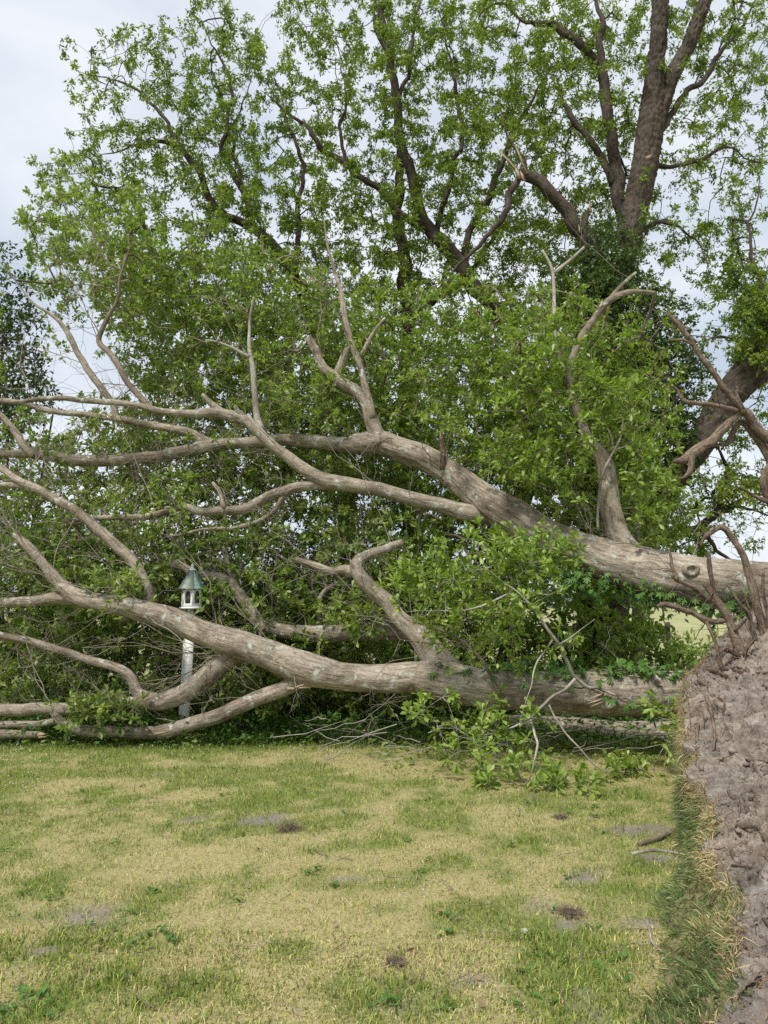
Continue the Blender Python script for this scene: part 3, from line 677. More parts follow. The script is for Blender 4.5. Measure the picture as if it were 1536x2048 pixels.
# ------------------------------------------------------------------ root plate
NS, NT = 300, 200
def plate_grid(k0, k1, ns, nt):
    cols = [catmull(ROWS[:, k], .02) for k in range(5)]
    cols = [np.stack([np.interp(np.linspace(0, 1, ns), np.linspace(0, 1, len(c)), c[:, a]) for a in range(3)], 1) for c in cols]
    G = np.stack(cols, 1)                                # ns,5,3
    sN = np.linspace(0, 1, ns) * 26; zz = sN * 0
    G[:, 1, 0] += (fbm(np.stack([sN, zz, zz], -1), 3, 107, .6) - .5) * .2; G[:, 1, 2] += (fbm(np.stack([sN, zz + 5, zz], -1), 3, 108, .6) - .5) * .14
    t = np.linspace(k0, k1, nt); i = np.clip(np.floor(t).astype(int), 0, 3); f = (t - i)[None, :, None]
    return G[:, i] * (1 - f) + G[:, i + 1] * f
def grid_polys(a, b):
    i, j = np.meshgrid(np.arange(a - 1), np.arange(b - 1), indexing='ij'); k = (i * b + j).ravel()
    return [np.stack([k, k + 1, k + b + 1, k + b], 1)]
def grid_normals(Pg):
    return unit(np.cross(np.gradient(Pg, axis=1), np.gradient(Pg, axis=0)))
m, n, l, p = nm('torn_soil')
oc = objco(n); f1 = noise(n, l, 5, 9, .72, oc, .6); f2 = noise(n, l, 70, 4, .7, oc); f3 = noise(n, l, 1.7, 3, .6, oc)
c1 = ramp(n, [(.28, (.09, .076, .063)), (.5, (.235, .206, .177)), (.72, (.38, .345, .305))]); l.new(f1, c1.inputs['Fac'])
c2 = ramp(n, [(.3, (.7, .7, .7)), (.7, (1.25, 1.25, 1.25))]); l.new(f2, c2.inputs['Fac'])
c3 = ramp(n, [(.35, (1.06, .98, .91)), (.65, (.96, .98, 1.0))]); l.new(f3, c3.inputs['Fac'])
cc = mixc(n, l, c1.outputs['Color'], c2.outputs['Color'], 1.0, 'MULTIPLY'); cc = mixc(n, l, cc, c3.outputs['Color'], 1.0, 'MULTIPLY')
l.new(cc, p.inputs['Base Color']); p.inputs['Roughness'].default_value = .97; p.inputs['Specular IOR Level'].default_value = .1
bm = n.new('ShaderNodeBump'); bm.inputs['Strength'].default_value = 1; bm.inputs['Distance'].default_value = .018
ad = n.new('ShaderNodeMath'); ad.operation = 'MULTIPLY_ADD'; l.new(f2, ad.inputs[0]); ad.inputs[1].default_value = .45; l.new(f1, ad.inputs[2])
l.new(ad.outputs[0], bm.inputs['Height']); l.new(bm.outputs[0], p.inputs['Normal'])
M['soil'] = m
G = plate_grid(.92, 4, 460, 220); Nn = grid_normals(G)
Nn = np.where((Nn[..., 1:2] > .0) & (Nn[..., 2:3] < 0), -Nn, Nn)
flip = np.sign((Nn[..., 2] - Nn[..., 1]).mean()); Nn = Nn * flip
b1 = 1 - np.abs(fbm(G * 2.6, 3, 61) * 2 - 1)                      # ridged lumps
b2 = np.abs(fbm(G * 8, 4, 67) * 2 - 1); b3 = fbm(G * 24, 4, 71) - .5; b4 = fbm(G * 1.3, 2, 75) - .5
b5 = np.abs(fbm(G * np.array([9, 9, 16]) + 3 * b4[..., None], 3, 97) * 2 - 1)
b6 = np.abs(fbm(G * 19, 3, 99) * 2 - 1)
b7 = fbm(G * 11, 4, 103, .6) - .5
dd = .34 * b4 + .07 * (b1 - .6) + .06 * b2 + .11 * b7 - .03 * np.clip(.14 - b5, 0, 1) / .14 + .045 * b3 - .03
tt = np.linspace(.92, 4, 220)[None, :]; fade = np.clip((tt - .92) / .35, .12, 1)
dirn = unit(Nn * .75 + np.array([-.25, -.6, .1]))
G2 = G + dirn * (dd * fade)[..., None]
plate = part('root_plate', G2.reshape(-1, 3), grid_polys(460, 220), M['soil'], tree, None, None, True)
plate['label'] = 'grey-brown torn soil of the upturned root plate'
def plate_pt(s, t):
    i = int(np.clip(s * 459, 0, 459)); j = int(np.clip((t - .92) / 3.08 * 219, 0, 219)); return G2[i, j], Nn[i, j]
# turf skin on its left face
Gt = plate_grid(0, 1.04, 260, 60); Nt = grid_normals(Gt); Nt = Nt * np.sign((Nt[..., 2] - Nt[..., 0]).mean())
tf = np.clip((1.0 - np.linspace(0, 1.04, 60)) / .25, 0, 1)[None, :]
Gt2 = Gt + Nt * ((fbm(Gt * 4, 4, 81) - .45) * .16 * tf - .02 * (1 - tf))[..., None]
turf = part('turf', Gt2.reshape(-1, 3), grid_polys(260, 60), plain('turf_thatch', (.17, .15, .075), .95, .1, .5, 45), plate, None, None, True)
def turf_grass():
    n = 34000; s = rng.random(n); t = rng.random(n) ** .8; kp = fbm(np.stack([s * 60, t * 4, s * 0], -1), 3, 90) > .22 + .10 * np.clip((t - .55) / .4, 0, 1); s, t = s[kp], t[kp]; n = len(s)
    i = (s * 259).astype(int); j = (t * 59).astype(int); pos = Gt2[i, j] + rng.normal(0, .012, (n, 3)); nrm = Nt[i, j]
    up_ = np.clip((s - .52) / .2, 0, 1); kq = rng.random(n) > up_ * .6; pos, nrm, s, t = pos[kq], nrm[kq], s[kq], t[kq]; n = len(s); cl = fbm(pos * 4, 3, 85)
    hang = np.array([-.45, -.15, .05]); sw = np.stack([fbm(pos * 6 + 11 * q, 2, 86 + q) - .5 for q in range(3)], 1)
    d = unit(nrm * .8 + hang * rng.uniform(.0, .9, (n, 1)) + sw * 2.4 + rng.normal(0, .42, (n, 3)))
    h = rng.uniform(.025, .095, n) * (.2 + 1.25 * np.clip(cl * 1.5 - .2, 0, 1))
    edge = t > .84
    dry = (rng.random(n) < np.clip(.26 + .62 * np.clip((t - .5) / .5, 0, 1) ** 1.4 + (fbm(pos * 3, 3, 88) - .5) * 2.4, .06, .9))
    c = np.where(dry[:, None], np.array([.56, .48, .24]), np.where((rng.random(n) < .4)[:, None], np.array([.24, .29, .10]), np.array([.135, .205, .075]))) * rng.uniform(.5, 1.3, (n, 1))
    a = unit(np.cross(d, rng.normal(size=(n, 3)))); w = rng.uniform(.0016, .003, n)[:, None]
    down = np.array([0, 0, -1.0]) * (h * rng.uniform(0, .45, n))[:, None]
    mid = pos + d * (h * .55)[:, None]; tip = pos + d * h[:, None] + down
    V = np.stack([pos - a * w, pos + a * w, mid - a * w * .8, mid + a * w * .8, tip], 1).reshape(-1, 3); k = (np.arange(n) * 5)[:, None]
    part('turf_grass', V, [k + np.array([0, 1, 3, 2]), k + np.array([2, 3, 4])], M['blade'], plate, None, {'tint': np.repeat(c, 5, 0)}, False, 'stuff')
turf_grass()
n = 6500; s_ = rng.random(n); pos = Gt2[(s_ * 259).astype(int), np.minimum((.9 + .14 * rng.random(n)) / 1.04 * 59, 59).astype(int)] + rng.normal(0, .015, (n, 3))
dn = fbm(np.stack([s_ * 45, s_ * 0, s_ * 0], -1), 3, 93); kp = dn > .4 + .1 * rng.random(n); pos, dn = pos[kp], dn[kp]; n = len(pos)
d = unit(np.stack([fbm(pos * 7, 2, 94) - .45, fbm(pos * 7, 2, 95) - .62, fbm(pos * 7, 2, 96) - .35], 1) * 2.2 + rng.normal(0, .45, (n, 3)))
h = rng.uniform(.03, .13, n) * (.3 + dn); a = unit(np.cross(d, rng.normal(size=(n, 3)))); w = rng.uniform(.001, .0024, n)[:, None]
mid = pos + d * (h * .5)[:, None]; tip = pos + d * h[:, None] + rng.normal(0, .25, (n, 3)) * h[:, None] - np.array([0, 0, .35]) * h[:, None]
V = np.stack([pos - a * w, pos + a * w, mid - a * w * .8, mid + a * w * .8, tip], 1).reshape(-1, 3); k = (np.arange(n) * 5)[:, None]
ctint = np.where((rng.random(n) < .3)[:, None], np.array([.34, .2, .12]), np.array([.58, .49, .27])) * rng.uniform(.5, 1.25, (n, 1))
part('torn_fringe', V, [k + np.array([0, 1, 3, 2]), k + np.array([2, 3, 4])], M['blade'], plate, None, {'tint': np.repeat(ctint, 5, 0)}, False, 'stuff')
# clods
def clod(c, r, seed):
    th = np.linspace(0, np.pi, 7); ph = np.linspace(0, 2 * np.pi, 10, endpoint=False)
    D = np.array([[math.sin(a) * math.cos(b), math.sin(a) * math.sin(b), math.cos(a)] for a in th for b in ph])
    rad = r * (.35 + 1.3 * fbm(D * 2.3 + seed * 3.1, 3, seed, .7))
    P = [[a * 10 + b, (a + 1) * 10 + b, (a + 1) * 10 + (b + 1) % 10, a * 10 + (b + 1) % 10] for a in range(6) for b in range(10)]
    return D * rad[:, None] * np.array([1, 1, .8]) + c, [np.array(P)]
for k in range(70):
    s, t = rng.uniform(.08, .85), 1.05 + rng.random() ** 1.3 * 1.9
    pt, nr = plate_pt(s, t); V, P = clod(pt - nr * .004, (.010 + .028 * rng.random() ** 2), k); part('clod', V, P, M['soil'], plate, None, None, True)
cv, cp, nn = [], [], 0
for k in range(1100):
    s_, t_ = rng.uniform(.03, .9), 1.0 + rng.random() ** 1.3 * 2.2
    pt, nr = plate_pt(s_, t_); r_ = .004 + .016 * rng.random() ** 2.5
    th = np.linspace(0, np.pi, 5)[:, None]; ph = np.linspace(0, 2 * np.pi, 6, endpoint=False)[None] + rng.random()
    D = np.stack([np.sin(th) * np.cos(ph), np.sin(th) * np.sin(ph), np.cos(th) + 0 * ph], -1).reshape(-1, 3)
    D = D * r_ * rng.uniform(.55, 1.35, (30, 1)) * rng.uniform(.7, 1.2, 3); cv.append(D + pt)
    cp.append(np.array([[a_ * 6 + b_, (a_ + 1) * 6 + b_, (a_ + 1) * 6 + (b_ + 1) % 6, a_ * 6 + (b_ + 1) % 6] for a_ in range(4) for b_ in range(6)]) + nn); nn += 30
part('crumbs', np.concatenate(cv), [np.concatenate(cp)], M['soil'], plate, None, None, True, 'stuff')
# roots
RSK = []
def root(pts, Y, sides=10, mat='root', bump=.26): limb('root', [(a, b, c * .9) for a, b, c in pts], Y, mat, tree, sides=sides, step=.025, bump=bump, seed=int(pts[0][0]) % 97, wig=.1, skel=RSK)
root([(1640, 990, 16), (1580, 925, 13), (1545, 882, 12), (1512, 850, 11), (1484, 824, 10), (1458, 846, 10), (1412, 884, 11), (1380, 905, 12), (1362, 918, 9), (1346, 922, 3)], [7.1, 7.0, 6.9])
root([(1488, 826, 8), (1468, 795, 8), (1444, 772, 7.5), (1420, 738, 6.5), (1396, 705, 6), (1372, 675, 6), (1350, 648, 5.5), (1334, 626, 4)], [6.95, 6.9])
root([(1474, 822, 6), (1440, 812, 5), (1400, 806, 5), (1372, 800, 4.5), (1352, 778, 3), (1340, 772, 1.5)], [6.95, 6.9])
root([(1388, 690, 3.5), (1366, 684, 3), (1338, 680, 1.5)], [6.9, 6.85])
root([(1600, 1010, 10), (1552, 945, 9), (1530, 895, 9), (1508, 862, 8), (1484, 844, 6), (1468, 868, 6), (1455, 882, 7), (1440, 886, 4), (1422, 892, 3)], [7.15, 7.0])
root([(1384, 904, 8), (1380, 930, 7), (1370, 950, 4), (1362, 958, 2)], [6.9, 6.88])
root([(1486, 818, 4), (1476, 790, 3.5), (1474, 772, 2)], [6.93, 6.9])
root([(1600, 1060, 12), (1552, 1015, 9), (1536, 985, 9), (1528, 960, 8), (1540, 930, 7)], [7.2, 7.1])
root([(1552, 1010, 6), (1520, 995, 5), (1500, 985, 3), (1480, 972, 2)], [7.15, 7.1])
root([(1560, 1450, 16), (1520, 1380, 13), (1495, 1325, 12), (1475, 1275, 11), (1458, 1235, 10), (1440, 1205, 9), (1424, 1185, 8), (1410, 1168, 6)], [6.6, 6.75, 6.8], 14)
root([(1446, 1214, 6.5), (1412, 1192, 6), (1380, 1172, 5), (1352, 1158, 5), (1345, 1148, 4)], [6.8, 6.7]); root([(1355, 1160, 4), (1346, 1125, 3.5), (1338, 1098, 2)], [6.7, 6.7])
root([(1428, 1188, 5), (1424, 1160, 5), (1420, 1130, 5), (1418, 1102, 3.5)], [6.8, 6.78])
root([(1540, 1310, 12), (1520, 1240, 10), (1510, 1190, 9), (1500, 1140, 8), (1486, 1100, 7), (1465, 1070, 7), (1446, 1056, 7), (1428, 1066, 6), (1412, 1078, 4), (1401, 1092, 2)], [6.95, 6.9], 12)
root([(1470, 1235, 6), (1440, 1240, 6), (1412, 1240, 7), (1385, 1228, 6), (1355, 1217, 6), (1330, 1208, 6), (1314, 1213, 3)], [6.8, 6.65])
root([(1412, 1242, 4), (1425, 1270, 4), (1438, 1300, 4), (1444, 1330, 5), (1462, 1356, 6), (1490, 1385, 7), (1512, 1430, 6), (1530, 1480, 5)], [6.65, 6.6, 6.3])
root([(1500, 1330, 7), (1470, 1305, 7), (1450, 1298, 5), (1436, 1306, 3)], [6.7, 6.6])
root([(1520, 1300, 7), (1505, 1265, 6), (1496, 1230, 5), (1480, 1205, 4), (1460, 1175, 3), (1455, 1170, 1.5)], [6.85, 6.8])
root([(1500, 1240, 4), (1494, 1210, 3), (1488, 1182, 2)], [6.85, 6.8]); root([(1540, 1260, 5), (1531, 1200, 4), (1527, 1145, 3)], [6.9, 6.85])
root([(1500, 1340, 6), (1492, 1310, 5), (1500, 1290, 4), (1514, 1275, 2)], [6.6, 6.5])
root([(1470, 1262, 4), (1488, 1245, 4), (1494, 1236, 2)], [6.7, 6.6])
RS = np.concatenate(RSK); q = []
for k in range(110):
    a = RS[rng.integers(len(RS))]; L = rng.uniform(.08, .4); d = unit(rng.normal(size=3) * np.array([1, .6, 1]) + np.array([-.3, 0, .1]))
    q.append(a + np.outer(np.linspace(0, 1, 6), d) * L + np.cumsum(rng.normal(0, .05, (6, 3)), 0) * L)
q = np.array(q); V, P, U = batch_tubes(q, np.tile(np.linspace(.006, .0012, 6), (len(q), 1)) * rng.uniform(.5, 1.3, (len(q), 1)), 4)
part('rootlets', V, P, M['root'], tree, U, None, True, 'stuff')
# roots lying on the torn face: sit on the soil itself
def soil_root(stations, r, mat='root', lift=.6):
    P = []
    for k, (s, t) in enumerate(stations):
        a, nr = plate_pt(s, t); P.append(a + nr * r * lift + rng.normal(0, r * .3, 3))
    P = np.array(P); rr = np.linspace(r, r * .45, len(P)); C = catmull(np.column_stack([P, rr]), .03)
    V, polys, uv = tube(C[:, :3], C[:, 3], 8, .15, int(r * 1e4)); part('root', V, polys, M[mat], tree, uv, None, True)
for st, r in [([(.70, 1.5), (.665, 1.62), (.63, 1.66), (.60, 1.6)], .020), ([(.73, 1.9), (.70, 2.05), (.66, 2.1), (.62, 2.2)], .022), ([(.60, 1.45), (.555, 1.5), (.52, 1.45), (.49, 1.35)], .016),
              ([(.66, 2.3), (.60, 2.45), (.55, 2.4)], .018), ([(.56, 1.25), (.52, 1.18), (.48, 1.16)], .013), ([(.38, 1.12), (.36, 1.3), (.33, 1.42)], .008), ([(.28, 1.1), (.27, 1.3), (.24, 1.45)], .007),
              ([(.20, 1.15), (.185, 1.4), (.18, 1.5)], .006), ([(.45, 1.7), (.42, 1.85), (.37, 1.8)], .010), ([(.62, 1.15), (.585, 1.12), (.55, 1.1)], .007)]:
    soil_root(st, r)
for k in range(16):
    s0, t0 = rng.uniform(.12, .75), rng.uniform(1.1, 2.4); soil_root([(s0, t0), (s0 - .02, t0 + rng.uniform(-.1, .2)), (s0 - .045, t0 + rng.uniform(-.15, .3))], rng.uniform(.005, .014))
fr = []
for k in range(1500):                                # hair roots
    s, t = rng.uniform(.05, .9), .98 + rng.random() ** 2 * 2
    a, nr = plate_pt(s, t); L = rng.uniform(.03, .2); d = unit(nr * .25 + rng.normal(size=3) * .8 + np.array([-.15, -.1, -.5]))
    q = a + np.outer(np.linspace(0, 1, 6), d) * L + np.cumsum(rng.normal(0, .012, (6, 3)), 0); q[:, 2] -= np.linspace(0, 1, 6) ** 2 * L * .4; fr.append(q)
fr = np.array(fr); V, P, U = batch_tubes(fr, np.tile(np.linspace(.0022, .0007, 6), (len(fr), 1)) * rng.uniform(.6, 1.5, (len(fr), 1)), 3)
part('hair_roots', V, P, plain('hair_root', (.26, .18, .12), .9, .1, .5, 6), plate, U, None, True, 'stuff')

# ------------------------------------------------------------------ creeper on the stems
def creeper(label, line, Y, n, spread, r, hang=.1, L0=.06, L1=.105):
    p = np.array(line, float); Yv = np.interp(np.linspace(0, 1, len(p)), np.linspace(0, 1, len(Y)), Y)
    C = catmull(at(p[:, 0], p[:, 1], Yv), .06)
    root_ = thing('creeper', label, 'creeper', tuple(C[0]))
    V, polys, uv = tube(C + rng.normal(0, .008, C.shape), np.full(len(C), r), 6, .1, 3); part('vine', V, polys, M['root'], root_, uv, None, True)
    b = C[rng.integers(len(C), size=n)] + rng.normal(0, 1, (n, 3)) * spread
    d = rng.normal(size=(n, 3)) * np.array([1, .6, .5]) + np.array([0, -.8, -hang * 4])
    V, P = leaves(b, d, rng.uniform(L0, L1, n), PALM, .45)
    part('foliage', V, P, M['creeper'], root_, None, None, False, 'stuff')
creeper('five-leaflet green creeper along the top of the lower fallen stem', [(860, 1335), (960, 1345), (1060, 1338), (1130, 1345), (1220, 1340), (1320, 1345), (1420, 1345)], [8.5, 8.3, 8.1], 330, np.array([.09, .13, .05]), .008)
creeper('green creeper hanging along the underside of the upper fallen stem', [(1040, 1085), (1090, 1120), (1160, 1150), (1240, 1175), (1330, 1190), (1440, 1215), (1540, 1220)], [9.4, 9.1, 8.6], 420, np.array([.08, .1, .09]), .008, .5)
creeper('thin bare vine strung along the side of the lower fallen stem', [(985, 1345), (1080, 1370), (1190, 1378), (1250, 1402), (1310, 1412), (1385, 1422)], [8.0, 7.85, 7.7], 26, np.array([.05, .03, .09]), .008, .3, .06, .1)

# ------------------------------------------------------------------ standing trees
BACK = {0: '000003531678888887764566', 1: '001454675367888888764666', 2: '005456777556788888764566', 3: '002366777667888888763555', 4: '005777777777888788763454',
        5: '033556777777888777763444', 6: '036666777777887777773344', 7: '045677777777887777774344', 8: '034677777777777778875334', 9: '012567777777777888875234',
        10: '000367777777777788862158', 11: '000167777777777788861158', 12: '000146777777777788873325', 13: '001245777777777788875534', 14: '000134567777777788876544',
        15: '000023455666666677776544', 16: '000000000000000066666653', 17: '000000000000000056665542'}
def gnd(px, Y): return 1210 + 1.6 * F / Y * 1.0
def blocky(a, s):
    """bark plates: deep cracks across and along"""
    z = a * 0
    q = s / .14 + 1.5 * vnoise(np.stack([a * 3, s * 1.6, z], -1), 9) + .9 * fbm(np.stack([a * 11, s * 7, z], -1), 2, 10)
    row = np.floor(q); f1 = q - row
    cf = a / .24 + row * .41 + 1.1 * fbm(np.stack([s * 6, a * 3, z], -1), 2, 12); f2 = cf - np.floor(cf)
    ed = np.minimum(np.minimum(f1, 1 - f1) / .16, np.minimum(f2, 1 - f2) / .1)
    return np.clip(ed, 0, 1) * .026 - .02 + (fbm(np.stack([a * 18, s * 5, z], -1), 3, 15) - .5) * .045
STAND = []
def stand(label, X0, Y0, limbs):
    p = at(X0, gnd(X0, Y0), Y0); t = thing('standing_tree', label, 'tree', (p[0], p[1], 0), 'standing trees behind the fallen tree')
    sk = []
    for k, (pts, Y, kind) in enumerate(limbs):
        big = kind in ('trunk', 'stem')
        limb('trunk' if big else 'branch', pts, Y, 'pecan', t, sides=64 if big else 9, step=.034 if big else .12, bump=.06, skel=sk, disp=blocky if big else None, seed=k + 3, wig=0 if big else .28, taper=not big and pts[0][2] < 17)
    STAND.append((t, np.concatenate(sk)))
    return t
tE = stand('leafy standing tree whose crown leans out over the bird feeder', 700, 14.5, [
    ([(705, 1385, 26), (690, 1000, 22), (665, 760, 20), (635, 660, 19), (606, 592, 17), (580, 535, 15), (543, 482, 13), (500, 450, 11), (450, 425, 10), (415, 380, 9), (390, 330, 8.5), (355, 285, 7)], [14.5, 14.3, 14.0], 'branch'),
    ([(360, 290, 6), (320, 285, 5), (262, 292, 4), (190, 312, 2.5)], [14, 13.8], 'branch'), ([(358, 288, 6), (322, 232, 4.5), (272, 182, 3.5), (222, 160, 3), (172, 150, 2)], [14, 14.2], 'branch'),
    ([(508, 453, 9), (490, 400, 8), (470, 350, 7), (440, 292, 6), (458, 245, 5), (457, 165, 4), (430, 100, 3), (398, 30, 2)], [14, 14.3], 'branch'),
    ([(488, 400, 6), (480, 340, 5), (465, 290, 4), (480, 210, 3), (520, 120, 2)], [14.1, 14.6], 'branch'), ([(425, 282, 4), (380, 272, 3), (340, 250, 2)], [14.2, 14], 'branch'),
    ([(592, 560, 9), (590, 480, 7), (598, 400, 6), (600, 320, 5), (570, 230, 4), (545, 150, 2)], [14.0, 14.8], 'branch'),
    ([(640, 665, 8), (420, 640, 7), (330, 560, 6.5), (298, 490, 6), (285, 430, 5), (240, 385, 4), (190, 375, 3), (112, 350, 2)], [14.2, 13.4], 'branch')])
tC = stand('tall standing tree with slim upright and leaning dark trunks', 900, 15, [
    ([(830, 1375, 24), (815, 900, 20), (810, 620, 17), (800, 480, 15), (796, 380, 12), (800, 300, 9)], [15.3, 15.2], 'branch'),
    ([(1010, 1375, 28), (1050, 1000, 25), (1055, 760, 22), (1010, 645, 20), (940, 555, 20), (880, 482, 18), (842, 420, 15), (816, 350, 13), (802, 280, 12), (796, 200, 11), (780, 120, 10), (770, 40, 9), (764, -60, 8)], [14.2, 14.0, 14.0], 'branch'),
    ([(852, 458, 10), (800, 430, 9), (742, 372, 8), (690, 332, 8), (640, 300, 7), (605, 255, 5), (550, 200, 3), (520, 180, 2)], [14.1, 14.4], 'branch'),
    ([(930, 540, 10), (935, 480, 9), (950, 440, 9), (985, 390, 8), (1000, 330, 7), (1030, 250, 6), (1075, 180, 4), (1110, 120, 3)], [14, 14.6], 'branch'),
    ([(872, 472, 8), (886, 410, 7), (905, 330, 6), (925, 285, 6), (918, 200, 5), (900, 120, 4), (880, 30, 3)], [14.1, 14.4], 'branch'),
    ([(795, 210, 6), (820, 120, 5), (830, 40, 4), (850, -40, 3)], [14, 14.3], 'branch'), ([(776, 110, 6), (750, 50, 5), (760, -40, 4)], [14, 13.8], 'branch'),
    ([(690, 332, 5), (680, 250, 4), (690, 160, 3), (670, 60, 2)], [14.3, 14.6], 'branch'), ([(800, 640, 8), (870, 600, 8), (930, 560, 7), (990, 470, 6), (1050, 420, 4)], [15.2, 14.8], 'branch')])
tP = stand('thick blocky-barked standing tree with forked trunk and a snapped branch', 1175, 13, [
    ([(1180, 1400, 36), (1186, 1100, 34), (1198, 820, 33), (1215, 650, 33), (1236, 560, 31), (1256, 480, 32), (1275, 400, 32), (1292, 320, 32), (1300, 255, 31), (1305, 200, 26), (1311, 130, 22), (1318, 60, 20), (1324, -80, 19)], [13, 13, 12.9], 'trunk'),
    ([(1298, 290, 22), (1320, 222, 20), (1346, 150, 18), (1382, 78, 17), (1425, -40, 16)], [12.95, 13.1], 'stem'),
    ([(1205, 720, 24), (1190, 600, 22), (1182, 520, 22), (1178, 475, 21), (1150, 440, 18), (1110, 392, 16), (1072, 362, 15), (1036, 346, 14)], [12.9, 12.7, 12.6], 'branch'),
    ([(1168, 520, 12), (1172, 470, 11), (1178, 425, 8), (1182, 408, 4)], [12.6, 12.6], 'branch'),
    ([(1240, 545, 16), (1245, 450, 16), (1236, 380, 16), (1222, 320, 15), (1213, 230, 14), (1200, 145, 13), (1152, 82, 11), (1100, 50, 9), (1050, 45, 7), (1010, 10, 5)], [13.4, 13.7], 'branch'),
    ([(1206, 165, 10), (1206, 90, 9), (1196, 20, 8), (1190, -40, 7)], [13.6, 13.7], 'branch'),
    ([(1226, 370, 10), (1195, 300, 9), (1150, 240, 8), (1120, 200, 7), (1112, 150, 5)], [13.5, 13.8], 'branch'),
    ([(1290, 330, 9), (1350, 210, 8), (1410, 150, 7), (1470, 70, 6), (1530, -30, 5)], [13, 13.4], 'branch'),
    ([(1052, 352, 7), (1040, 310, 5), (1020, 270, 4), (1005, 220, 2)], [12.6, 12.6], 'branch'),
    ([(1040, 348, 8), (1022, 390, 9), (1012, 430, 8), (980, 470, 6), (900, 560, 4), (820, 640, 3)], [12.6, 12.3, 12.2], 'branch'),
    ([(1262, 470, 6), (1330, 450, 5), (1390, 480, 3), (1420, 540, 2)], [13, 13.2], 'branch'), ([(1290, 330, 6), (1380, 330, 5), (1450, 300, 4), (1536, 330, 3)], [13, 13.5], 'branch')])
for s in [(1046, 354, 990, 292, 12.5, 5), (1040, 358, 1030, 334, 12.45, 7), (1048, 362, 1040, 340, 12.42, 5), (1054, 348, 1027, 282, 12.52, 4), (1181, 425, 1178, 400, 12.55, 4), (1160, 466, 1157, 448, 12.45, 3), (1294, 318, 1304, 309, 12.6, 5)]:
    splinter(*s, parent=tP)
tL = stand('dark blocky-barked tree leaning out towards the torn-up roots', 1225, 12.4, [
    ([(1190, 1410, 38), (1236, 1180, 36), (1290, 1060, 37), (1342, 960, 36), (1402, 880, 36), (1450, 805, 36), (1490, 745, 33), (1540, 665, 30), (1620, 545, 27)], [12.4, 12.2, 12], 'trunk'),
    ([(1450, 815, 26), (1490, 775, 23), (1540, 735, 22), (1620, 690, 20)], [12.1, 12.2], 'stem'),
    ([(1262, 1120, 12), (1340, 1062, 10), (1400, 1046, 10), (1450, 1018, 10), (1490, 1000, 9), (1560, 985, 8)], [12.4, 13], 'branch'),
    ([(1434, 1030, 7), (1446, 985, 6), (1452, 945, 6), (1440, 905, 5), (1425, 880, 3)], [12.8, 12.7], 'branch'),
    ([(1470, 1010, 6), (1500, 1020, 5), (1560, 1040, 5)], [12.9, 13], 'branch'), ([(1400, 1045, 6), (1430, 1100, 5), (1480, 1120, 4), (1540, 1150, 3)], [12.8, 13], 'branch'),
    ([(1330, 985, 7), (1290, 900, 6), (1240, 770, 6), (1330, 760, 5), (1400, 720, 3)], [12.1, 11.8], 'branch'), ([(1540, 665, 8), (1520, 580, 6), (1500, 470, 5), (1520, 350, 4)], [12.1, 12.6], 'branch')])
px, py = sample_map(BACK, 5200)
pa = at(px, py, 12.6 + 3.6 * rng.random(len(px)) ** .9)
ds = []
for t, sk in STAND:
    sx, sy = to_px(sk); d = np.full(len(px), 1e9)
    for k in range(0, len(sx), 3): d = np.minimum(d, (px - sx[k]) ** 2 + (py - sy[k]) ** 2)
    ds.append(d)
own = np.argmin(np.array(ds), 0)
exl = np.concatenate([ell(60, 1510, 650, 45, 75, 11.5, 12.3), ell(26, 1470, 560, 50, 60, 11.8, 12.6), ell(22, 1470, 960, 60, 50, 12, 12.8)]); pa = np.concatenate([pa, exl]); own = np.concatenate([own, np.full(len(exl), 3)])
tot = 0
for k, (t, sk) in enumerate(STAND):
    a = pa[own == k]
    a, C, rr = grow(sk, a, 4, .1, .0038, .42)
    V, P, U = batch_tubes(C, np.minimum(rr, .05), 3); part('twigs', V, P, M['pecantwig'], t, U, None, True, 'stuff')
    SC, SL = sprigs(a, unit(C[:, -1] - C[:, -2]), 6, .07, .22, .0, .35)
    V, P = sprig_leaves(SC, SL, 11, .045, .09, LANC, .0, 1.0, .45, .3, .02); tot += len(V) // 4
    part('crown', V, P, M['leafB'], t, None, None, False, 'stuff')
print('pecan leaves', tot)

# slim grey sapling trunk between the stems
p0 = at(1272, 1400, 12.8)
sap = thing('sapling', 'slim grey lichen-spotted trunk standing between the two fallen stems', 'tree', (p0[0], p0[1], 0))
sk = []
limb('trunk', [(1270, 1402, 13), (1272, 1330, 12), (1275, 1250, 12), (1278, 1190, 12), (1276, 1100, 11), (1270, 980, 10)], [11.0, 11.0], 'sapling', sap, sides=16, bump=.12, skel=sk)
a, C, rr = grow(np.concatenate(sk), ell(60, 1290, 1020, 120, 90, 11, 12), 4, .15)
V, P, U = batch_tubes(C, rr, 4); part('twigs', V, P, M['twig'], sap, U, None, True, 'stuff')
SC, SL = sprigs(a, unit(C[:, -1] - C[:, -2]), 5, .1, .3); V, P = sprig_leaves(SC, SL, 9, .06, .1, ELLI); part('crown', V, P, M['leafBright'], sap, None, None, False, 'stuff')

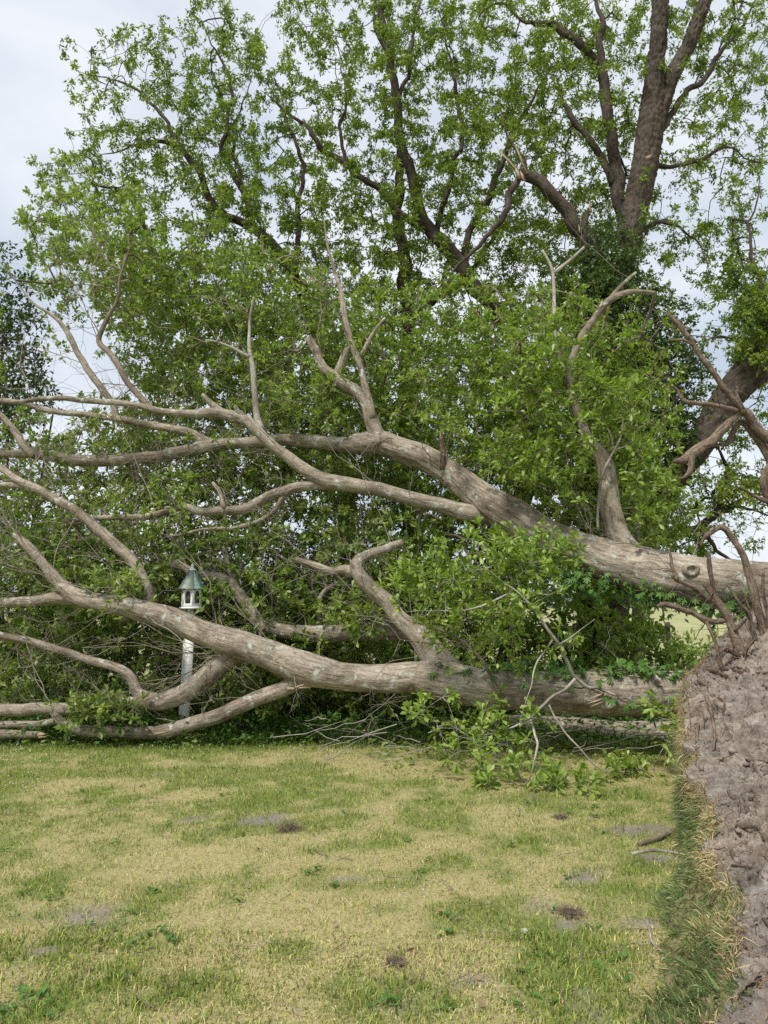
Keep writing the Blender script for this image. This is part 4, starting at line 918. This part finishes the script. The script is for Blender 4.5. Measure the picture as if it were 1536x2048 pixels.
# ------------------------------------------------------------------ evergreen shrubs and trees behind
def evergreen(name, label, cat, px_, Y, blobs, n, group=None, mat='leafC', L0=.055, L1=.092, k=8, ms=5):
    p = at(px_, gnd(px_, Y), Y); t = thing(name, label, cat, (p[0], p[1], 0), group)
    top = max(b[2] + b[5] * .5 for b in blobs); sk = []
    for q in range(4):
        e = np.array(blobs[q % len(blobs)][:3]) + rng.normal(0, .25, 3); b0 = np.array([p[0], p[1], -.02]) + rng.normal(0, .1, 3) * [1, 1, 0]
        C = catmull(np.array([b0, b0 * .6 + e * .4 + rng.normal(0, .12, 3), e]), .15); sk.append(C)
        V, polys, uv = tube(C, np.linspace(.06, .015, len(C)), 8, .1, q); part('stem', V, polys, M['pecantwig'], t, uv, None, True)
    att = []
    vol = np.array([b[3] * b[4] * b[5] for b in blobs]); vol = vol / vol.sum()
    for b, f in zip(blobs, vol):
        mN = int(n * f) + 1; d = rand_dir(mN); r = rng.random(mN) ** (1 / 2.6)
        r = r * (.75 + .5 * vnoise(d * 2.2 + b[0], 7))
        att.append(np.array(b[:3]) + d * r[:, None] * np.array(b[3:]))
    att = np.concatenate(att); att = att[att[:, 2] > .08]
    a, C, rr = grow(np.concatenate(sk), att, 4, .15, .003, .4)
    V, P, U = batch_tubes(C, rr, 3); part('twigs', V, P, M['pecantwig'], t, U, None, True, 'stuff')
    SC, SL = sprigs(a, unit(C[:, -1] - C[:, -2]), ms, .1, .3, .2)
    V, P = sprig_leaves(SC, SL, k, L0, L1, ELLI, .1, .9, .5); part('foliage', V, P, M[mat], t, None, None, False, 'stuff')
def B(px_, py_, Y, rx, ry, rz): return (*at(px_, py_, Y), rx, ry, rz)
evergreen('evergreen_tree', 'dark dense evergreen tree at the end of the row beyond the limb tips', 'tree', 10, 13.2, [B(5, 610, 13.2, .8, .9, 1.3), B(-40, 780, 13.2, 1.2, 1.0, 1.5), B(30, 800, 13.1, .7, .8, .6), B(-10, 1000, 13.2, .9, .9, 1.2)], 430)
hg = 'evergreen shrubs in the hedge behind the fallen tree'
for k, (hx, hy, Y, rx, rz, n, lb) in enumerate([(-190, 1270, 13.2, 1.3, 1.5, 260, 'dark evergreen hedge shrub at the far end beyond the limb tips'), (70, 1260, 13.0, 1.5, 1.6, 520, 'dark evergreen hedge shrub behind the forked limb ends'), (330, 1270, 13.3, 1.5, 1.5, 520, 'dark evergreen hedge shrub directly behind the bird feeder'),
        (570, 1280, 13.1, 1.4, 1.5, 480, 'dark evergreen hedge shrub between bird feeder and the forked middle limb'), (790, 1290, 13.3, 1.3, 1.5, 440, 'dark evergreen hedge shrub behind the forked middle limb'),
        (960, 1310, 13.2, .8, .9, 110, 'dark evergreen hedge shrub at the open end of the hedge')]):
    evergreen('evergreen_shrub', lb, 'shrub', hx, Y, [B(hx, hy, Y, rx, .9, rz), B(hx + 40, hy - 90, Y + .2, rx * .7, .8, rz * .8)], n, hg)
evergreen('climbing_evergreen', 'dark leafy evergreen mass wrapping the forked blocky-barked trunk', 'plant', 1215, 12.5, [B(1200, 600, 12.6, .85, .7, 1.0), B(1255, 700, 12.5, .8, .7, 1.0), B(1330, 700, 12.4, .65, .6, .9), B(1385, 780, 12.3, .4, .5, .6), B(1215, 860, 12.5, .6, .6, 1.3), B(1330, 890, 12.3, .62, .6, 1.0), B(1225, 500, 12.6, .6, .5, .6), B(1180, 560, 12.5, .6, .5, .6)], 760, None, 'leafC', .05, .09)
evergreen('low_shrub', 'loose bright green shrub between the two fallen stems', 'shrub', 1180, 11.4, [B(1190, 1260, 10.7, .75, .5, .75), B(1080, 1310, 10.9, .6, .5, .4), B(1310, 1300, 10.9, .5, .5, .45)], 105, None, 'leafBright', .065, .12, 8, 4)
evergreen('low_shrub', 'young light green bush with field showing above it beside the torn soil', 'shrub', 1390, 11.0, [B(1390, 1330, 11.0, .5, .4, .35)], 40, None, 'leafBright', .06, .1, 7, 4)

# ------------------------------------------------------------------ undergrowth below the stem
n = 26000
y = rng.uniform(8.7, 12.5, n); x = rng.uniform(-1.25, 1, n) * (.56 * y)
keep = left_of_plate(x, y, .0) & (fbm2(x, y, 1.2, 3, 91) > .36); x, y = x[keep], y[keep]; n = len(x)
h = rng.uniform(.06, .3, n) * np.clip((y - 8.6) / .8, .25, 1)
V1, P1, T1 = blades(np.stack([x, y, g_height(x, y)], 1), h, rng.uniform(.003, .007, n), rng.uniform(.1, .9, n), np.array([.075, .135, .03]) * rng.uniform(.6, 1.5, (n, 1)), True)
o = link('undergrowth', mesh_from('undergrowth', V1, P1, None, {'tint': T1}), M['blade'])
tag(o, 'dark green weeds and long grass growing in the shade under the stems', 'weeds', kind='stuff')
n = 9000; y = rng.uniform(8.8, 12.0, n); x = rng.uniform(-1.25, .75, n) * (.56 * y); keep = left_of_plate(x, y, .1); x, y = x[keep], y[keep]; n = len(x)
V, P = leaves(np.stack([x, y, g_height(x, y) + rng.uniform(.03, .3, n)], 1), rng.normal(size=(n, 3)) * [1, 1, .4], rng.uniform(.05, .1, n), ELLI, .7)
o = link('ground_cover', mesh_from('ground_cover', V, P), M['creeper']); tag(o, 'low leafy ground cover under the fallen stems', 'ground cover', kind='stuff')

n = 3200; qx = rng.uniform(0, 1340, n); qy = 1476 + np.abs(rng.normal(0, 22, n)) * np.where(qx > 760, 1.5, .45); x, y = on_ground(qx, qy); keep = left_of_plate(x, y, .05); x, y = x[keep], y[keep]; n = len(x)
V, P = leaves(np.stack([x, y, g_height(x, y) + rng.uniform(.015, .12, n) * rng.random(n)], 1), rng.normal(size=(n, 3)) * [1, 1, .35], rng.uniform(.05, .1, n), OBOV, .55)
o = link('leaf_litter', mesh_from('leaf_litter', V, P), M['leafA']); tag(o, 'torn green leaves strewn on the grass along the fallen stems', 'leaves', kind='stuff')

# ------------------------------------------------------------------ bird feeder on its post
FY = 9.75
b0 = at(367, 1459, FY); zg = 0.0
feeder = thing('bird_feeder', 'white hexagonal gazebo bird feeder with green metal roof on a leaning post', 'bird feeder', (b0[0], FY, zg))
white = plain('weathered_white', (.84, .84, .82), .6, .3, .1, 26); white_d = plain('white_post', (.80, .80, .78), .65, .3, .16, 9)
verd = plain('verdigris_roof', (.27, .44, .36), .8, .2, .3, 9); verd2 = plain('weathered_roof', (.33, .37, .32), .8, .2, .3, 12)
dark = plain('feeder_inside', (.10, .098, .092), .8, .2, .3, 20); lead = plain('roof_seam', (.14, .2, .17), .6, .4, .2, 30)
topz = at(382, 1217, FY); lean = (topz[0] - b0[0])
hz = topz[2]                                             # underside of the platform
def lx(z): return b0[0] + lean * z / hz
w = .058
V = np.array([[lx(z) + sx * w, FY + sy * w, z] for z in (-.05, hz - .14) for sx, sy in ((-1, -1), (1, -1), (1, 1), (-1, 1))])
part('post', V, [np.array([[0, 1, 5, 4], [1, 2, 6, 5], [2, 3, 7, 6], [3, 0, 4, 7], [4, 5, 6, 7]])], white_d, feeder)
V, P = box_vp((lx(hz - .135), FY, hz - .132), (.155, .155, .018)); part('post_cap', V, P, white, feeder)
V, P = box_vp((lx(hz - .06), FY, hz - .0635), (.075, .075, .117)); part('neck', V, P, white, feeder)
for sx, sy in ((-1, 0), (1, 0), (0, -1)):
    q = np.array([[.04, -.115], [.055, -.08], [.085, -.045], [.10, -.002], [.078, -.002], [.06, -.04], [.04, -.06]])
    cx = lx(hz - .06); V = []
    for tk in (-.009, .009):
        for a_, b_ in q: V.append([cx + sx * a_ + (tk if sx == 0 else 0), FY + sy * a_ + (tk if sy == 0 else 0), hz + b_])
    k = len(q); part('bracket', np.array(V), [np.array([[i, (i + 1) % k, k + (i + 1) % k, k + i] for i in range(k)]), np.array([list(range(k))[::-1]]), np.array([list(range(k, 2 * k))])], white, feeder)
cx = lx(hz) + .002; A0 = R(-90 + 22)
def hexp(r, z, k): a = A0 + k * math.pi / 3; return np.array([cx + r * math.cos(a), FY + r * math.sin(a), z])
def prism(name, r0, z0, r1, z1, mat, parent, n=6):
    V = [hexp(r0, z0, k) for k in range(6)] + [hexp(r1, z1, k) for k in range(6)]
    part(name, np.array(V), [np.array([[k, (k + 1) % 6, 6 + (k + 1) % 6, 6 + k] for k in range(6)]), np.array([[5, 4, 3, 2, 1, 0], [6, 7, 8, 9, 10, 11]])], mat, parent)
prism('platform', .165, hz - .005, .165, hz + .018, white, feeder)
wz0, wz1, wr = hz + .018, hz + .262, .138
for k in range(6):                                        # six walls, each with an arched opening
    a, b = hexp(wr, 0, k), hexp(wr, 0, k + 1); u = unit(b - a); Lw = np.linalg.norm(b - a); nrm = np.cross(u, [0, 0, 1])
    inner = [(Lw * .24, .045), (Lw * .24, .15)] + [(Lw * .5 + Lw * .26 * math.cos(t), .15 + .055 * math.sin(t)) for t in np.linspace(math.pi, 0, 9)[1:-1]] + [(Lw * .76, .15), (Lw * .76, .045)]
    H = wz1 - wz0; ni = len(inner)
    outer = [(0, 0), (0, .15)] + [(0 + Lw * f, H) for f in np.linspace(.0, 1, ni - 4)] + [(Lw, .15), (Lw, 0)]
    V = []
    for tk in (0, -.014):
        for ring in (outer, inner):
            for (s, z) in ring:
                q = a + u * s + nrm * tk; V.append([q[0], q[1], wz0 + z])
    F1 = []
    for i in range(ni):
        j = (i + 1) % ni
        F1 += [[i, j, ni + j, ni + i], [2 * ni + j, 2 * ni + i, 3 * ni + i, 3 * ni + j], [ni + i, ni + j, 3 * ni + j, 3 * ni + i], [j, i, 2 * ni + i, 2 * ni + j]]
    wall = part('wall', np.array(V), [np.array(F1)], white, feeder)
    q0, q1 = a + u * Lw * .2 - nrm * .02, a + u * Lw * .8 - nrm * .02
    part('screen', np.array([[*q0[:2], wz0 + .03], [*q1[:2], wz0 + .03], [*q1[:2], wz0 + .225], [*q0[:2], wz0 + .225]] + [[*(q0 - nrm * .004)[:2], wz0 + .03], [*(q1 - nrm * .004)[:2], wz0 + .03], [*(q1 - nrm * .004)[:2], wz0 + .225], [*(q0 - nrm * .004)[:2], wz0 + .225]]),
         [np.array([[0, 1, 2, 3], [7, 6, 5, 4], [0, 4, 5, 1], [1, 5, 6, 2], [2, 6, 7, 3], [3, 7, 4, 0]])], dark, wall)
for k in range(6):                                        # six flared roof panels
    prof = [(.182, wz1 - .012), (.14, wz1 + .05), (.092, wz1 + .125), (.046, wz1 + .222)]
    V = []
    for tk in (0, -.006):
        for (r, z) in prof:
            a, b = hexp(r, z + tk, k), hexp(r, z + tk, k + 1); V += [a * .985 + b * .015, a * .015 + b * .985]
    n_ = len(prof) * 2
    Fq = [[2 * i, 2 * i + 1, 2 * i + 3, 2 * i + 2] for i in range(3)] + [[n_ + 2 * i + 1, n_ + 2 * i, n_ + 2 * i + 2, n_ + 2 * i + 3] for i in range(3)]
    Fq += [[2 * i, 2 * i + 2, n_ + 2 * i + 2, n_ + 2 * i] for i in range(3)] + [[2 * i + 3, 2 * i + 1, n_ + 2 * i + 1, n_ + 2 * i + 3] for i in range(3)] + [[1, 0, n_, n_ + 1], [6, 7, n_ + 7, n_ + 6]]
    part('roof_panel', np.array(V), [np.array(Fq)], verd2 if k in (4, 5) else verd, feeder)
    C = catmull(np.array([hexp(r + .002, z + .001, k) for r, z in prof]), .03); V, polys, uv = tube(C, np.full(len(C), .004), 6, 0); part('roof_seam', V, polys, lead, feeder, uv)
prof = [(.0, .0), (.05, .0), (.052, .008), (.034, .02), (.018, .034), (.012, .046), (.02, .055), (.022, .064), (.014, .078), (.005, .09), (0, .096)]
th = np.linspace(0, 2 * np.pi, 16, endpoint=False)
V = np.array([[cx + r * math.cos(a), FY + r * math.sin(a), wz1 + .221 + z] for r, z in prof for a in th])
part('finial', V, [np.array([[i * 16 + j, i * 16 + (j + 1) % 16, (i + 1) * 16 + (j + 1) % 16, (i + 1) * 16 + j] for i in range(len(prof) - 1) for j in range(16)])], white, feeder, None, None, True)

# ------------------------------------------------------------------ far rail fence in the gap, far wood
fz = thing('rail_fence', 'dark two-rail wooden fence at the edge of the field beyond the gap', 'fence', (5.2, 30, 0))
fw = plain('fence_wood', (.06, .048, .04), .9, .1, .3, 6)
for k in range(5):
    V, P = box_vp((1.5 + k * 2.4, 30, .45), (.14, .14, .98)); part('post', V, P, fw, fz)
for k in range(4):
    for z in (.36, .74):
        V, P = box_vp((2.7 + k * 2.4, 29.9, z), (2.38, .05, .13)); part('rail', V, P, fw, fz)
n = 9000; X = rng.uniform(-330, 330, n); Zt = rng.random(n) ** .8 * (6 + 5 * vnoise(np.stack([X * .05, X * 0, X * 0], -1), 5))
V, P = leaves(np.stack([X, 420 + rng.uniform(-8, 8, n), Zt], 1), rng.normal(size=(n, 3)), rng.uniform(2, 4.5, n), ELLI, .3)
o = link('far_woodland', mesh_from('far_woodland', V, P), M['far']); tag(o, 'far line of woods across the field, coloured blue-green for haze', 'woods', kind='stuff')

# ------------------------------------------------------------------ small things on the lawn
def stick(label, pts, r, mat='palebark', name='stick', forks=()):
    P = []
    for (px_, py_, z) in pts:
        x_, y_ = on_ground(px_, py_); P.append([x_, y_, g_height(np.array([x_]), np.array([y_]))[0] + z])
    P = np.array(P); C = catmull(np.column_stack([P, np.linspace(r, r * .7, len(P))]), .02)
    V, polys, uv = tube(C[:, :3], C[:, 3], 10, .15, int(pts[0][0])); acc = Acc().add(V, polys, uv)
    for fpts in forks:
        Q = np.array([[*on_ground(a, b_), z] for a, b_, z in fpts]); C = catmull(np.column_stack([Q, np.linspace(r * .7, r * .3, len(Q))]), .02)
        V, polys, uv = tube(C[:, :3], C[:, 3], 8, .1, 3); acc.add(V, polys, uv)
    o = link(name, mesh_from(name, np.concatenate(acc.V), acc.polys(), np.concatenate(acc.U), None, True), M[mat]); tag(o, label, name)
stick('short thick grey-brown broken stick lying on the lawn by the torn turf', [(1278, 1694, .012), (1310, 1686, .02), (1340, 1674, .025), (1372, 1668, .03)], .017, 'twig')
stick('thin pale forked twig on the grass beside the turf', [(1325, 1912, .015), (1305, 1892, .015), (1300, 1875, .03), (1293, 1860, .05)], .006, 'palebark', 'twig', [[(1303, 1893, .015), (1285, 1893, .01), (1275, 1890, .01)]])
stick('flat pale grey strip of bark on the lawn near the broken stick', [(1265, 1712, .004), (1310, 1704, .008), (1370, 1712, .006)], .013, 'palebark', 'bark_strip')
stick('thin brown twig lying among the dry grass', [(628, 1700, .01), (640, 1712, .01), (655, 1716, .01)], .004, 'twig', 'twig')
# broken log end at the left
lg = thing('broken_branch', 'short dark broken branch with pale snapped end lying flat on the grass', 'branch', (*on_ground(40, 1478), 0))
limb('wood', [(-60, 1467, 9), (0, 1468, 9), (50, 1469, 8), (82, 1470, 7)], [9.05, 9.0], 'twig', lg, sides=12, bump=.15)
splinter(76, 1470, 97, 1468, 8.98, 7, lg); splinter(78, 1474, 98, 1474, 8.97, 4, lg)
# dead grass clods thrown on the lawn
def clump(label, px_, py_, r, n, seed):
    g2 = np.random.default_rng(seed); x_, y_ = on_ground(px_, py_); c = np.array([x_, y_, 0.0])
    t = thing('dry_clump', label, 'grass clump', (x_, y_, 0))
    V, P = clod(c + np.array([0, 0, r * .12]), r * .62, seed); part('soil', V * np.array([1, 1, .7]), P, M['darksoil'], t, None, None, True)
    D = unit(g2.normal(size=(n, 3)) * np.array([1, 1, .5]) + np.array([0, 0, .25])); q = c + D * (r * .5) * np.array([1, 1, .6])
    C = np.stack([q, q + D * r * .4, q + D * r * g2.uniform(.3, .95, (n, 1)) + g2.normal(0, .25 * r, (n, 3)) + np.array([0, 0, .0])], 1); C[..., 2] = np.maximum(C[..., 2], .006)
    V, P, U = batch_tubes(C, np.tile(np.array([.0016, .0014, .0007]), (n, 1)), 3); part('dry_stems', V, P, M['drystem'], t, None, None, False, 'stuff')
M['darksoil'] = plain('dark_soil', (.075, .062, .05), .95, .1, .3, 30); M['drystem'] = plain('dry_stem', (.22, .175, .115), .9, .1, .4, 25)
clump('dark dry grass clod beside the bare grey patch in mid lawn', 578, 1660, .085, 240, 1)
clump('dark dry grass clod on grey bare soil near the torn turf', 1143, 1828, .06, 200, 2)
clump('small dark clod of roots below the drooping leafy spray', 1122, 1637, .06, 120, 3)
clump('tan tuft of dead grass standing in the open lawn', 790, 1926, .045, 150, 4)
x_, y_ = on_ground(1050, 1866); V, P = clod(np.array([x_, y_, .008]), .018, 8)
o = link('pebble', mesh_from('pebble', V * np.array([1, 1, 1]), P, None, None, True), plain('pale_stone', (.4, .38, .33), .8, .2, .15, 40)); tag(o, 'small pale pebble lying in the grass', 'pebble')
n = 110; qx = rng.uniform(0, 1320, n); qy = rng.uniform(1500, 2030, n); gx_, gy_ = on_ground(qx, qy); k = left_of_plate(gx_, gy_, .1); gx_, gy_ = gx_[k], gy_[k]; n = len(gx_)
V, P = leaves(np.stack([gx_, gy_, g_height(gx_, gy_) + rng.uniform(.015, .035, n)], 1), rng.normal(size=(n, 3)) * [1, 1, .3], rng.uniform(.02, .045, n), ELLI, .35)
o = link('dead_leaves', mesh_from('dead_leaves', V, P), plain('dead_leaf', (.2, .145, .085), .8, .2, .5, 3)); tag(o, 'scattered small brown dead leaves on the lawn', 'leaves', kind='stuff')
n = 90; qx = np.concatenate([rng.uniform(0, 90, 40), rng.uniform(0, 700, 50)]); qy = np.concatenate([rng.uniform(1495, 1590, 40), rng.uniform(1478, 1530, 50)])
gx_, gy_ = on_ground(qx, qy); ct = np.stack([gx_, gy_, g_height(gx_, gy_) + rng.uniform(.03, .07, n)], 1)
oc_ = np.array([[1, 0, 0], [-1, 0, 0], [0, 1, 0], [0, -1, 0], [0, 0, 1], [0, 0, -1]]) * .006; tri = np.array([[0, 2, 4], [2, 1, 4], [1, 3, 4], [3, 0, 4], [2, 0, 5], [1, 2, 5], [3, 1, 5], [0, 3, 5]])
V = (ct[:, None] + oc_[None]).reshape(-1, 3); P = [((np.arange(n) * 6)[:, None, None] + tri[None]).reshape(-1, 3)]
o = link('clover_flowers', mesh_from('clover_flowers', V, P), plain('clover_white', (.7, .7, .66), .8, .2, .1, 10)); tag(o, 'tiny white clover flowers dotting the grass edge', 'flowers', kind='stuff')

n = 170; qx = rng.uniform(-200, 1330, n); qy = rng.uniform(1490, 2040, n); gx_, gy_ = on_ground(qx, qy); kk = left_of_plate(gx_, gy_, .1) & (lawn_fields(gx_, gy_)[1] > .25); gx_, gy_ = gx_[kk], gy_[kk]
cc_ = np.repeat(np.stack([gx_, gy_, g_height(gx_, gy_) + .012], 1), 8, 0); n = len(cc_); aa = rng.uniform(0, 2 * np.pi, n)
V, P = leaves(cc_ + rng.normal(0, .02, (n, 3)) * [1, 1, .2], np.stack([np.cos(aa), np.sin(aa), rng.uniform(.1, .7, n)], 1), rng.uniform(.02, .05, n), ELLI, .8)
o = link('lawn_weeds', mesh_from('lawn_weeds', V, P), M['creeper']); tag(o, 'low broad-leaved weeds scattered through the lawn', 'weeds', kind='stuff')
tw = []
for k in range(70):
    x0, y0 = on_ground(rng.uniform(-100, 1320), rng.uniform(1490, 2030)); L = rng.uniform(.04, .22); a = rng.uniform(0, 2 * np.pi)
    if not left_of_plate(np.array([x0]), np.array([y0]), .1)[0]: continue
    q = np.array([x0, y0, .02]) + np.outer(np.linspace(-.5, .5, 6), [math.cos(a), math.sin(a), rng.uniform(-.05, .1)]) * L + np.cumsum(rng.normal(0, .006, (6, 3)), 0); q[:, 2] = np.maximum(q[:, 2], .012); tw.append(q)
tw = np.array(tw); V, P, U = batch_tubes(tw, np.tile(np.linspace(.0028, .0012, 6), (len(tw), 1)), 4)
o = link('twig_bits', mesh_from('twig_bits', V, P, U, None, True), M['twig']); tag(o, 'small brown bits of twig scattered over the open lawn', 'twigs', kind='stuff')
print('TRIS', sum(len(o.data.loops) - 2 * len(o.data.polygons) for o in scene.objects if o.type == 'MESH'))
